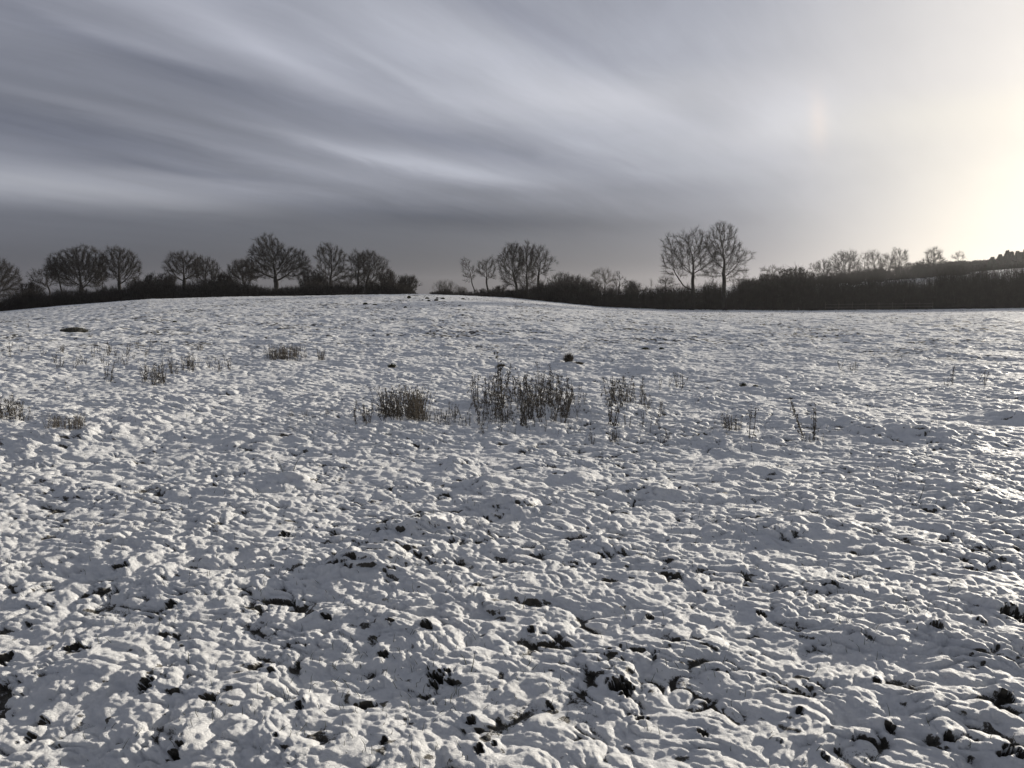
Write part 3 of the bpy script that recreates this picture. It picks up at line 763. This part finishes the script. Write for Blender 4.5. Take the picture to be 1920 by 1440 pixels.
bare_tree('big spreading bare tree with fanning limbs, left of the two tallest trees', 1299, 106.5, (1298, 540), [(1268, 465, 26, 26), (1300, 458, 30, 26), (1290, 485, 46, 34), (1262, 500, 20, 20), (1330, 490, 22, 26), (1250, 538, 12, 3)], .27, 23, GM, natt=560, step=.36, twig_n=2, twig_len=.72, twig_r=.0075, tropism=(0, 0, .10))
bare_tree('tallest bare tree, right of two, with straight trunk and rising right limb', 1359, 105.5, (1360, 515), [(1355, 440, 24, 20), (1350, 460, 34, 20), (1362, 478, 28, 24), (1392, 478, 20, 10), (1372, 505, 28, 14), (1345, 512, 26, 10), (1380, 525, 16, 7)], .27, 24, GM, natt=700, step=.36, twig_n=3, twig_len=.75, twig_r=.008, tropism=(0, 0, .04))

YR = 262.0
far = dict(step=.6, twig_len=1.4, twig_r=.016)
bare_tree('pale leafless tree above the bushes at the foot of the far slope', 1448, 200, (1448, 525), [(1448, 512, 18, 13)], .16, 50, GR, natt=200, twig_n=3, step=.6, twig_len=1.0, twig_r=.014, twig=PALE_TWIG)
bare_tree('thin dead tree left of the small round tree on the far slope', 1525, YR, (1525, 515), [(1525, 503, 7, 9)], .10, 51, GR, natt=45, twig_n=2, twig=PALE_TWIG, **far)
bare_tree('small round bare tree on the far slope, left of the broad dome-shaped crown', 1543, YR, (1543, 520), [(1543, 504, 13, 13)], .22, 52, GR, natt=170, twig_n=3, **far)
bare_tree('broad dome-shaped bare tree on the far slope, widest crown above the right hedge', 1586, YR, (1586, 520), [(1586, 492, 24, 18), (1580, 505, 28, 14)], .30, 53, GR, natt=420, twig_n=3, **far)
bare_tree('spiky dead-topped thin tree right of the dome-shaped crown', 1624, YR, (1622, 505), [(1622, 485, 7, 13), (1619, 498, 9, 8)], .18, 54, GR, natt=90, twig_n=2, **far)
bare_tree('open bare tree with twin stems right of the spiky thin tree', 1639, YR, (1640, 510), [(1638, 484, 12, 10), (1640, 500, 15, 12)], .22, 55, GR, natt=190, twig_n=3, **far)
bare_tree('rounded bare tree left of the twin-domed taller one on the far slope', 1668, YR, (1668, 512), [(1664, 490, 14, 11), (1670, 502, 17, 11)], .24, 56, GR, natt=230, twig_n=3, **far)
bare_tree('taller bare tree with a two-lobed crown, centre of the far slope row', 1687, YR, (1686, 508), [(1680, 478, 8, 10), (1692, 480, 9, 11), (1686, 495, 16, 11)], .26, 57, GR, natt=260, twig_n=3, **far)
bare_tree('dark fan-crowned tree with a bushy ivied skirt on the far slope', 1751, YR, (1751, 505), [(1750, 478, 14, 10), (1752, 490, 20, 8)], .30, 58, GR, natt=260, twig_n=4, ivy=(6.0, 1.6, 2600), **far)
bare_tree('pale round tree top rising just before the conifer wood', 1797, 330, (1797, 488), [(1797, 482, 11, 8)], .2, 59, GR, natt=130, twig_n=3, step=.8, twig_len=1.3, twig_r=.018, twig=PALE_TWIG)
for a in [('dense bush below the pale leafless tree', 1440, 180, (1440, 518, 30), 61), ('dark rounded thicket left of the thin dead tree', 1492, 190, (1492, 505, 34), 62),
          ('bush at the foot of the small round tree', 1555, 240, (1560, 520, 26), 63), ('dense dark bush under the dome-shaped tree', 1598, 240, (1600, 512, 26), 64),
          ('rounded bush behind the open twin-stemmed tree', 1645, 250, (1640, 506, 24), 65), ('dark bush between the two-lobed and the fan-crowned trees', 1722, 255, (1722, 494, 22), 66),
          ('ragged bush right of the fan-crowned tree', 1772, 262, (1772, 500, 18), 67), ('low bush right of the tallest bare tree', 1405, 150, (1410, 530, 24), 68)]:
    bush(a[0], a[1], a[2], a[3], a[4], 'bushes at the foot of the far slope', stems=60, dense=1.6, leaf=700, twig_r=.020)

# hedges
hedge('hedge', 'long dark leafless hedge along the left ridge under the row of trees', 121.0,
      [(-260, 560), (0, 560), (40, 549), (90, 549), (150, 545), (220, 541), (270, 533), (300, 530), (350, 532), (420, 528), (470, 530), (500, 540), (535, 541), (570, 532), (640, 532), (690, 530), (730, 528), (752, 530), (776, 545), (782, 552)],
      3.0, 60, 81)
hedge('hedge', 'low thin leafless hedge on the skyline right of the open gap', 121.0,
      [(808, 546), (840, 545), (862, 547), (890, 546), (930, 546), (960, 545)], 2.0, 40, 82, leaf=.5)
hedge('hedge', 'tall dark leafless hedge at the far side of the field below the two tallest trees', lambda p: 111.5 + 5 * sm(p, 1100, 960),
      [(945, 545), (985, 540), (1020, 530), (1060, 528), (1100, 534), (1140, 541), (1200, 545), (1240, 543), (1290, 538), (1330, 540), (1370, 538), (1400, 533), (1440, 523), (1500, 514)],
      3.6, 70, 83)
hedge('hedge', 'right-hand stretch of dark field hedge under the snowy far slope', 111.5,
      [(1500, 514), (1550, 524), (1600, 526), (1660, 526), (1700, 519), (1722, 534), (1742, 516), (1780, 510), (1830, 508), (1900, 505), (1960, 503), (2250, 497)],
      3.6, 70, 84)
hedge('hedge', 'hedge line climbing the far slope beneath the row of small trees', 258.0,
      [(1420, 524), (1500, 516), (1560, 511), (1600, 506), (1660, 503), (1700, 501), (1725, 497), (1750, 494), (1790, 493), (1812, 495)], 6.0, 16, 85, twig_r=.03, leaf=3.0, hmin=1.5)

# far wood
def wood():
    rng = np.random.default_rng(90); Y0 = 335.0
    xs = [1735, 1770, 1800, 1830, 1850, 1880, 1900, 1930, 2000, 2300]; ys = [500, 492, 490, 489, 486, 481, 479, 478, 476, 470]
    n = 900; px = rng.uniform(1730, 2300, n); Yb = Y0 + rng.uniform(-12, 26, n)
    X = (px - 960) / F * Yb; gz = ground_z(X, Yb, False)
    top = EYE + (HORI - np.interp(px, xs, ys)) / F * Yb
    H = np.maximum(top - gz, 3) * rng.uniform(.78, 1.0, n); P = np.stack([X, Yb, gz], 1)
    base = P.mean(0); base[2] = gz.min()
    t = empty('far_wood', base, 'far dark wood on top of the hill at the right edge', 'wood'); t['kind'] = 'stuff'
    tb = MB(); tb.frusta(P - base, P + np.stack([0 * H, 0 * H, H], 1) - base, .18, .04, 4); tb.build('trunks', BARK, t)
    m = n * 170; k = rng.integers(0, n, m); u = rng.uniform(.12, 1, m); w = 2.6 * np.sqrt(np.clip(1 - (2 * u - 1) ** 2, 0, 1)) + .3; th = rng.uniform(0, 6.283, m); rr = np.sqrt(rng.uniform(0, 1, m)) * w
    Q = P[k] + np.stack([np.cos(th) * rr, np.sin(th) * rr, u * H[k]], 1)
    lv = MB(); lv.leaves(Q - base, rng.normal(0, 1, Q.shape), rng.uniform(.25, .6, m), rng.uniform(.3, .8, m), rng); lv.build('foliage', HEDGE, t, smooth=False)
wood()
def conifer(label, px, top_y, Y, seed, group='conifers standing out of the far wood'):
    rng = np.random.default_rng(seed); X = (px - 960) / F * Y; gz = float(ground_z(X, Y, False)[0]); H = EYE + (HORI - top_y) / F * Y - gz
    t = empty('conifer', (X, Y, gz), label, 'conifer', group)
    tb = MB(); tb.frusta([[0, 0, -.2]], [[0, 0, H]], .25, .02, 6); tb.build('trunk', BARK, t)
    m = 5200; u = rng.uniform(0, 1, m) ** 1.25; tier = np.floor(u * 15) / 15; w = (.18 + 2.5 * (1 - u)) * (.72 + .5 * (1 - (u * 15 - np.floor(u * 15)))); th = rng.uniform(0, 6.283, m); rr = np.sqrt(rng.uniform(0, 1, m)) * w * (1 + .25 * np.sin(th * 3 + tier * 40))
    Q = np.stack([np.cos(th) * rr, np.sin(th) * rr, H * (.10 + .9 * u) - rr * .25], 1); D = np.stack([np.cos(th), np.sin(th), np.full(m, -.25)], 1) + rng.normal(0, .3, (m, 3))
    lv = MB(); lv.leaves(Q, D, rng.uniform(.10, .26, m), rng.uniform(.3, .7, m), rng); lv.build('crown', CONIFER, t, smooth=False)
conifer('small conifer tip, leftmost of the pointed tops in the far wood', 1851, 483, 322, 91)
conifer('tallest pointed conifer of the far wood, left of a blunt pair', 1878, 471, 322, 92)
conifer('blunt conifer close right of the tallest pointed one', 1886, 473, 324, 93)
conifer('slim conifer tip midway between the tallest one and the picture edge', 1897, 472, 322, 94)
conifer('narrow conifer tip next to the last big one', 1903, 474, 325, 95)
conifer('broad conifer top last before the right picture edge', 1911, 469, 322, 96)
conifer('little conifer tip between the leftmost tip and the tallest', 1865, 478, 324, 97)

# wire fence before the right hedge, with its posts
def fence():
    Y = 109.6; xs = np.linspace(1545, 1745, 9)
    X = (xs - 960) / F * Y; gz = ground_z(X, np.full(9, Y), False)
    base = np.array([X[0], Y, gz[0]])
    t = empty('wire_fence', base, 'thin wire fence with slim posts at the foot of the right hedge', 'fence')
    for x, z in zip(X, gz):
        mb = MB(); mb.frusta([[x, Y, z - .2]], [[x, Y, z + 1.1]], .045, .04, 6); mb.frusta([[x, Y, z + 1.1]], [[x, Y, z + 1.13]], .04, .015, 6)
        mb.V = [v - base for v in mb.V]; mb.build('post', WOODP, t)
    for hh in (.85, .45):
        mb = MB(); A = np.stack([X, np.full(9, Y - .05), gz + hh], 1) - base; mb.frusta(A[:-1], A[1:], .006, .006, 4); mb.build('wire', WIRE, t)
fence()
# ------------------------------------------------------------------ dead weeds standing in the snow
def weed_parts(rng, stems, height, leafy, spread, droop=1.0, thin=.0034, joined=False):
    """returns a list of (stem MB, leaf MB), one per stem, or one pair when joined"""
    out = []; st, lv = MB(), MB()
    for k in range(stems):
        if not joined: st, lv = MB(), MB()
        a = rng.uniform(0, 6.283); rr = spread * math.sqrt(rng.uniform(0, 1)); H = height * rng.uniform(.6, 1.05)
        p = np.array([math.cos(a) * rr, math.sin(a) * rr, -.05]); d = np.array([math.cos(a) * .12 + rng.normal(0, .10), math.sin(a) * .12 + rng.normal(0, .10), 1.0]); seg = 7
        pts = [p]
        for s_ in range(seg):
            d = d + rng.normal(0, .06, 3) * (1, 1, 0); pts.append(pts[-1] + d / np.linalg.norm(d) * (H + .05) / seg)
        pts = np.array(pts); rad = np.linspace(thin * 1.5, thin * .7, seg + 1)
        st.frusta(pts[:-1], pts[1:], rad[:-1], rad[1:], 4)
        # side twigs carrying seed clusters and shrivelled hanging leaves
        m = int(leafy * H / .1); i = rng.integers(1, seg, m); u = rng.uniform(0, 1, (m, 1)); q = pts[i] * (1 - u) + pts[i + 1] * u
        b = rng.normal(0, 1, (m, 3)); b[:, 2] = rng.uniform(-.1, .7, m); b /= np.linalg.norm(b, axis=1, keepdims=True); L_ = rng.uniform(.01, .045, m)
        e = q + b * L_[:, None]; lv.frusta(q, e, thin * .5, thin * .35, 3)
        h = rng.normal(0, .35, (m, 3)); h[:, 2] -= droop
        lv.leaves(e, h, rng.uniform(.009, .020, m), rng.uniform(.02, .060, m), rng)
        lv.leaves(q, rng.normal(0, .5, (m, 3)) + np.array([0, 0, .4]), rng.uniform(.006, .012, m), rng.uniform(.015, .035, m), rng)
        if not joined or k == stems - 1: out.append((st, lv))
    return out
def variant(seed, mat=WEED, **kw):
    return [(a.mesh('stalk', mat), b.mesh('withered_leaves', WEED, False)) for a, b in weed_parts(np.random.default_rng(seed), **kw)]
dock = [variant(200 + i, stems=2 + i % 3, height=.5, leafy=5.0, spread=.05) for i in range(6)]
sparse = [variant(220 + i, stems=1 + i % 2, height=.5, leafy=4.5, spread=.03) for i in range(4)]
reed_src = [variant(240 + i, STRAW, stems=9, height=.5, leafy=1.6, spread=.11, droop=.2, thin=.003, joined=True) for i in range(5)]
def weed(var, px, py, hpx, label, group, rng, cat='weed', name='dead_weed', dy=0.0):
    x, y = on_ground(px, py); z = float(ground_z(x, y)[0])
    sc = hpx / F * math.hypot(x, y) / .47
    t = empty(name, (x, y, z), label, cat, group); t.scale = (sc * rng.uniform(.9, 1.2),) * 2 + (sc,); t.rotation_euler = (rng.normal(0, .07), rng.normal(0, .07), rng.uniform(0, 6.28))
    for a, b in var:
        st = obj('stalk' if len(var) > 1 or var[0][0].name.startswith('stalk') and name != 'dry_grass_tuft' else 'stalks', a, t)
        obj('withered_leaves', b, st)
    return t
ORD = ['leftmost', 'second', 'third', 'fourth', 'fifth', 'sixth', 'seventh', 'eighth', 'ninth', 'tenth', 'eleventh', 'twelfth', 'thirteenth', 'fourteenth', 'fifteenth', 'sixteenth', 'seventeenth', 'eighteenth']
rw = np.random.default_rng(77)
def patch(n, pts, hp, label, group, kinds, cat='weed', name='dead_weed'):
    """pts = photo ellipses (cx, cy, rx, ry, weight) of where the feet stand; label = what the plants look like | where they stand"""
    w = np.array([p[4] for p in pts], float); w /= w.sum(); made = []
    for _ in range(n):
        cx, cy, rx, ry, _w = pts[rw.choice(len(pts), p=w)]
        a = rw.uniform(0, 6.28); r_ = math.sqrt(rw.uniform(0, 1)); px, py = cx + math.cos(a) * r_ * rx, cy + math.sin(a) * r_ * ry
        made.append((py, px, weed(kinds[rw.integers(len(kinds))], px, py, rw.uniform(*hp), '', group, rw, cat, name)))
    look, place = label.split('|'); made.sort(key=lambda m: -m[0])
    nr = 1 if n <= 10 else (2 if n <= 20 else (3 if n <= 36 else (5 if n <= 75 else 6)))
    ranks = {1: [''], 2: ['front rank of ', 'back rank of '], 3: ['front rank of ', 'middle rank of ', 'back rank of '],
             5: ['front rank of ', 'second rank of ', 'third rank of ', 'fourth rank of ', 'rearmost rank of '], 6: ['front rank of ', 'second rank of ', 'third rank of ', 'fourth rank of ', 'fifth rank of ', 'rearmost rank of ']}[nr]
    for q, part in enumerate(np.array_split(np.arange(n), nr)):
        row = sorted([made[i] for i in part], key=lambda m: m[1])
        for k, m in enumerate(row):
            o_ = ORD[k] if k == 0 or k < len(row) - 1 else 'rightmost'
            m[2]['label'] = f"{look}, {o_}{'' if o_ in ('leftmost', 'rightmost') else ' from left'} in {ranks[q]}{place}"
patch(66, [(985, 780, 92, 28, 3), (925, 775, 35, 28, 1.3), (1045, 778, 45, 26, 1.3), (990, 806, 90, 8, 1), (1010, 755, 60, 15, .8)], (26, 58), 'dead brown weed|dense middle patch', 'weeds of the dense middle patch', dock)
patch(46, [(985, 800, 115, 24, 2), (990, 822, 90, 8, .5), (1060, 775, 40, 24, .8), (890, 790, 30, 18, .6)], (12, 34), 'short brown weed|low growth round the dense patch', 'short weeds round the dense patch', sparse)
for px, py, h in [(938, 760, 84), (942, 775, 80), (934, 790, 70)]:
    weed(dock[1], px, py, h, 'tall dead weed rising above the dense middle patch, ' + {938: 'left', 942: 'right', 934: 'nearest'}[px] + ' of three', 'tallest weeds of the dense patch', rw)
patch(15, [(982, 748, 30, 10, 2), (1015, 742, 20, 10, 2), (892, 745, 8, 20, 1)], (26, 44), 'thin dead weed|loose fringe behind the dense patch', 'weeds at the back of the dense patch', sparse)
patch(26, [(758, 786, 42, 11, 3), (790, 794, 16, 7, 1), (730, 788, 16, 7, 1)], (26, 60), 'straw stalk tuft|upright clump', 'stalk tufts of the upright clump', reed_src, name='dry_grass_tuft', cat='grass tuft')
patch(9, [(682, 806, 14, 8, 1), (716, 800, 5, 8, .4)], (26, 46), 'dark dead weed|small group left of upright clump', 'small weed group left of the clump', dock)
patch(26, [(850, 797, 60, 14, 1)], (10, 30), 'short weed|gap between upright clump and dense patch', 'short weeds between the two patches', dock)
patch(10, [(1080, 775, 20, 14, 1)], (16, 34), 'stubby weed|group on right rim of the dense patch', 'weeds at the right rim of the dense patch', sparse)
patch(18, [(1180, 768, 42, 22, 1)], (22, 50), 'dead weed|loose group right of dense patch', 'loose group right of the dense patch', dock)
patch(18, [(1215, 800, 46, 30, 1)], (16, 34), 'small thin weed|scatter before the loose group', 'scattered weeds right of centre', sparse)
patch(7, [(1265, 735, 30, 8, 1)], (14, 34), 'thin weed|row on the rise behind the loose group', 'weeds on the low rise', sparse)
weed(dock[2], 1150, 812, 92, 'tallest single weed, standing over a leafy base right of the dense patch', None, rw)
patch(5, [(1150, 838, 12, 3, 1)], (16, 26), 'short leafy shoot|ring round the tallest single weed', 'leafy shoots at the foot of the tall weed', dock)
patch(6, [(1245, 836, 14, 5, 1), (1110, 835, 12, 5, .6)], (12, 24), 'bent low weed|line nearest the viewer', 'bent low weeds in front', dock)
patch(10, [(1372, 826, 20, 9, 1)], (18, 34), 'low bushy weed|leaning group right of centre', 'leaning weeds right of centre', dock)
weed(sparse[1], 1404, 838, 66, 'thin upright weed beside the small leaning group', None, rw)
weed(sparse[2], 1412, 852, 22, 'short weed just below the thin upright one', None, rw)
weed(sparse[1], 1510, 826, 66, 'left stalk of the tall lone pair of weeds at the right', None, rw)
weed(sparse[3], 1522, 833, 72, 'right stalk of the tall lone pair of weeds at the right', None, rw)
weed(dock[0], 1545, 838, 18, 'short weed lying right of the lone tall pair', None, rw)
patch(4, [(1512, 840, 14, 3, 1)], (10, 16), 'tiny dark shoot|tuft below the lone tall pair', 'tiny shoots below the lone pair', dock)
weed(dock[3], 1788, 728, 34, 'dark weed clump far right, left one of three', None, rw)
weed(dock[4], 1774, 732, 18, 'lower weed touching the dark clump far right', None, rw)
weed(sparse[2], 1834, 722, 24, 'small thin weed far right between two clumps', None, rw)
weed(sparse[3], 1848, 732, 30, 'dark upright weed nearest the right edge of the field', None, rw)
weed(sparse[0], 1695, 736, 14, 'tiny weed in the snow left of the far right clump', None, rw)
patch(5, [(1590, 696, 22, 4, 1)], (10, 20), 'low pale weed|group on the far right rise', 'low weeds on the far right rise', dock)
# left part of the field
patch(26, [(540, 678, 38, 5, 3), (515, 680, 16, 4, 1)], (18, 30), 'dry stalk tuft|wide left slope clump', 'tufts of the wide clump on the left slope', reed_src, name='dry_grass_tuft', cat='grass tuft')
patch(4, [(602, 678, 5, 2, 1)], (15, 22), 'dry tuft|small clump right of the wide one', 'tufts of the small clump', reed_src, name='dry_grass_tuft', cat='grass tuft')
patch(4, [(372, 662, 10, 2, 1)], (12, 17), 'dry stalks|small fan on the upper left slope', 'upper left fan of stalks', reed_src, name='dry_grass_tuft', cat='grass tuft')
weed(dock[5], 205, 722, 38, 'single dark weed on the left slope apart from the row', None, rw)
patch(12, [(290, 722, 19, 4, 1)], (18, 34), 'dark weed|near end of the left slope row', 'weeds of the row on the left slope, near end', dock)
patch(26, [(330, 700, 40, 7, 2), (395, 698, 45, 5, 1)], (12, 28), 'small weed|long left slope row', 'weeds of the long row on the left slope', dock)
patch(60, [(110, 670, 110, 9, 1), (260, 668, 60, 10, 1), (170, 690, 100, 8, .7)], (7, 18), 'tiny dark sprig|upper left slope scatter', 'sprigs on the upper left slope', dock)
patch(20, [(20, 792, 34, 8, 1)], (16, 36), 'dark weed|group by left picture edge', 'weeds by the left edge', dock)
patch(20, [(130, 822, 42, 10, 1)], (12, 24), 'snow-caked weed|group near left edge', 'low weeds near the left edge', reed_src)
patch(8, [(580, 790, 40, 6, 1)], (6, 14), 'pale grass stub|scatter left of the weed patches', 'grass stubs left of the patches', reed_src, name='dry_grass_tuft', cat='grass tuft')
weed(sparse[0], 130, 738, 22, 'thin weed below the sprigs on the left slope', None, rw)

# tussocks at the crest and on the slope
MOUNDG = material('matted_grass', (0.13, 0.125, 0.11), 0.95, 0.4, 3)
def tussock(label, px, py, wpx, hpx, seed, group='tussocks on the slope', mat=BLADE, n=420):
    rng = np.random.default_rng(seed); x, y = on_ground(px, py); z = float(ground_z(x, y)[0]); k = math.hypot(x, y) / F; W = wpx * k / 2; H = hpx * k
    t = empty('tussock', (x, y, z), label, 'tussock', group)
    # knoll body, bumpy dome
    nu, nv = 24, 9; V = []; 
    for j in range(nv + 1):
        f = j / nv
        for i in range(nu):
            a = i * 2 * math.pi / nu; q = 1 + .22 * math.sin(a * 3 + seed) + .12 * math.sin(a * 7 + f * 5)
            V.append((math.cos(a) * W * q * math.cos(f * 1.45), math.sin(a) * W * .8 * q * math.cos(f * 1.45), -.06 + (H * .62 + .06) * math.sin(f * 1.57) * (1 + .1 * math.sin(a * 5 + f * 9))))
    q = [(j * nu + i, j * nu + (i + 1) % nu, (j + 1) * nu + (i + 1) % nu, (j + 1) * nu + i) for j in range(nv) for i in range(nu)]
    obj('knoll', make_mesh('knoll', V, [q, [tuple(range(nv * nu, nv * nu + nu))]], SOILM), t)
    mb = MB(); a = rng.uniform(0, 6.283, n); r_ = np.sqrt(rng.uniform(0, 1, n)); P = np.stack([np.cos(a) * r_ * W, np.sin(a) * r_ * W * .8, H * .5 * (1 - r_ ** 2)], 1)
    D = np.stack([np.cos(a) * r_ * .8, np.sin(a) * r_ * .8, np.full(n, 1.0)], 1) + rng.normal(0, .3, (n, 3)); mb.leaves(P, D, max(.006, k * .6), H * rng.uniform(.3, .75, n), rng)
    mb.build('blades', mat, t, smooth=False); return t
SOILM = material('turf_knoll', (0.05, 0.045, 0.03), 0.95, 0.5, 12)
tussock('broad low dark mound of grass on the far left slope', 139, 626, 40, 7, 301, None, MOUNDG, n=1500)
tussock('pointed brown tuft standing up behind the dense weed patch', 1066, 692, 13, 17, 302, None, STRAW)
tussock('flat brown hummock trailing right of the pointed tuft', 1084, 693, 20, 4, 303, None, STRAW)
tussock('small round brown hummock behind the tallest weeds', 940, 697, 13, 9, 304, None, STRAW)
tussock('dark tussock alone near the ridge top, left of the crest group', 767, 561, 4, 5, 305)
tussock('wide dark tussock, leftmost of the two below the crest', 685, 572.5, 7, 3.6, 306)
tussock('narrow dark tussock, right one of the two below the crest', 703, 573.5, 7, 3, 307)
for i, (px, py, w, h) in enumerate([(801, 562, 6, 4), (804, 566, 4, 3), (818, 566, 7, 4), (820, 561, 4, 2.4), (830, 562, 7, 3), (868, 562, 6, 2), (862, 576, 5, 2.5), (792, 565, 3, 2)]):
    tussock('small dark grass tussock on the ridge crest, ' + ['second from left, upper of two', 'third from left, lower of two', 'nearest of the group', 'topmost in the middle', 'right of the middle', 'farthest right on the crest line', 'rightmost, lower down the slope', 'leftmost of the group'][i], px, py, w, h, 310 + i, 'tussocks of the crest group', n=120)
for i, (px, py, w, h, lb) in enumerate([(735, 694, 14, 8, 'dark clod by the small knoll upslope of the upright clump'), (328, 608, 7, 3, 'tiny dark clod high on the left slope'), (1240, 662, 9, 4, 'small clod on the far middle slope'),
        (1393, 735, 10, 8, 'dark hummock right of the weeds on the low rise'), (1416, 740, 8, 5, 'smaller hummock beside the dark one right of the low rise'), (1210, 660, 14, 6, 'low clod among snow far right of centre'), (760, 580, 5, 3, 'speck of a clod under the ridge')]):
    tussock(lb, px, py, w, h, 330 + i, None, n=150)

# longer single stems near the camera
def stem(label, pts, group=None, rad=.0022):
    P = []
    x0, y0 = on_ground(*pts[0]); z0 = float(ground_z(x0, y0)[0])
    for (px, py) in pts:
        w = at(px, py, y0); P.append(w)
    P = np.array(P); off = P[0].copy(); off[2] = off[2]
    t = bpy.data.objects.new('grass_stem', None); P = P - P[0]; P[0, 2] -= .03
    mb = MB(); P = np.array(P); sub = []
    for i in range(len(P) - 1):
        for u in np.linspace(0, 1, 5)[:-1]: sub.append(P[i] * (1 - u) + P[i + 1] * u)
    sub.append(P[-1]); sub = np.array(sub); rr = np.linspace(rad, rad * .5, len(sub))
    mb.frusta(sub[:-1], sub[1:], rr[:-1], rr[1:], 5)
    o = mb.build('grass_stem', BLADE, None, (x0, y0, z0)); tag(o, label, 'grass stem', group); bpy.data.objects.remove(t); return o
stem('long arched grass stem leaning over the snow at the bottom, left of centre', [(540, 1258), (556, 1262), (580, 1283), (605, 1310), (632, 1337)])
stem('left twig of the pair spread like a V in the snow', [(533, 902), (527, 890), (518, 875)], None, .003)
stem('right twig of the pair spread like a V in the snow', [(549, 906), (556, 893), (564, 880)], None, .003)
stem('upright bent grass stem at the bottom, right of the arched one', [(881, 1287), (888, 1270), (890, 1253)])
stem('short slanting stem by the upright bent one', [(878, 1275), (871, 1265), (864, 1257)])
stem('thin upright grass stem in the snow left of middle', [(980, 1160), (982, 1150), (985, 1135)])
stem('thin leaning twig in the snow right of middle', [(1720, 955), (1727, 940), (1732, 925)], None, .003)
stem('fine dark stem standing alone in the lower left snow', [(355, 1262), (354, 1252), (354, 1244)])

# sparse blades poking through the thin snow
def blades():
    rng = np.random.default_rng(400); n = 8500
    r = np.exp(rng.uniform(math.log(2.2), math.log(26), n)); a = rng.uniform(R(-42), R(42), n); x, y = r * np.sin(a), r * np.cos(a)
    keep = (perlin(x * 1.1, y * 1.1, 91) + .7 * perlin(x * 4, y * 4, 92) + rng.normal(0, .35, n)) > .22; x, y, r = x[keep], y[keep], r[keep]; n = len(x)
    dz, _ = detail_h(x, y); kk = .75 * (1 - sm(r, 20, 45)); z = base_h(x, y) + dz; X = x - .3 * kk * dz; Y = y - kk * dz
    P = np.stack([X, Y, z - .006], 1); D = rng.normal(0, .45, (n, 3)); D[:, 2] = 1; D /= np.linalg.norm(D, axis=1, keepdims=True); Ln = rng.uniform(.014, .055, n) * (1 + .02 * r); w = .0010 + .00012 * r
    mb = MB(); m_ = P + D * (Ln * .6)[:, None]; D2 = D + rng.normal(0, .35, (n, 3)); D2 /= np.linalg.norm(D2, axis=1, keepdims=True)
    mb.frusta(P, m_, w, w * .8, 3); mb.frusta(m_, m_ + D2 * (Ln * .4)[:, None], w * .8, w * .2, 3)
    o = mb.build('grass_blades', BLADE); tag(o, 'dark grass blades poking through the thin snow', 'grass', None, 'stuff')
blades()
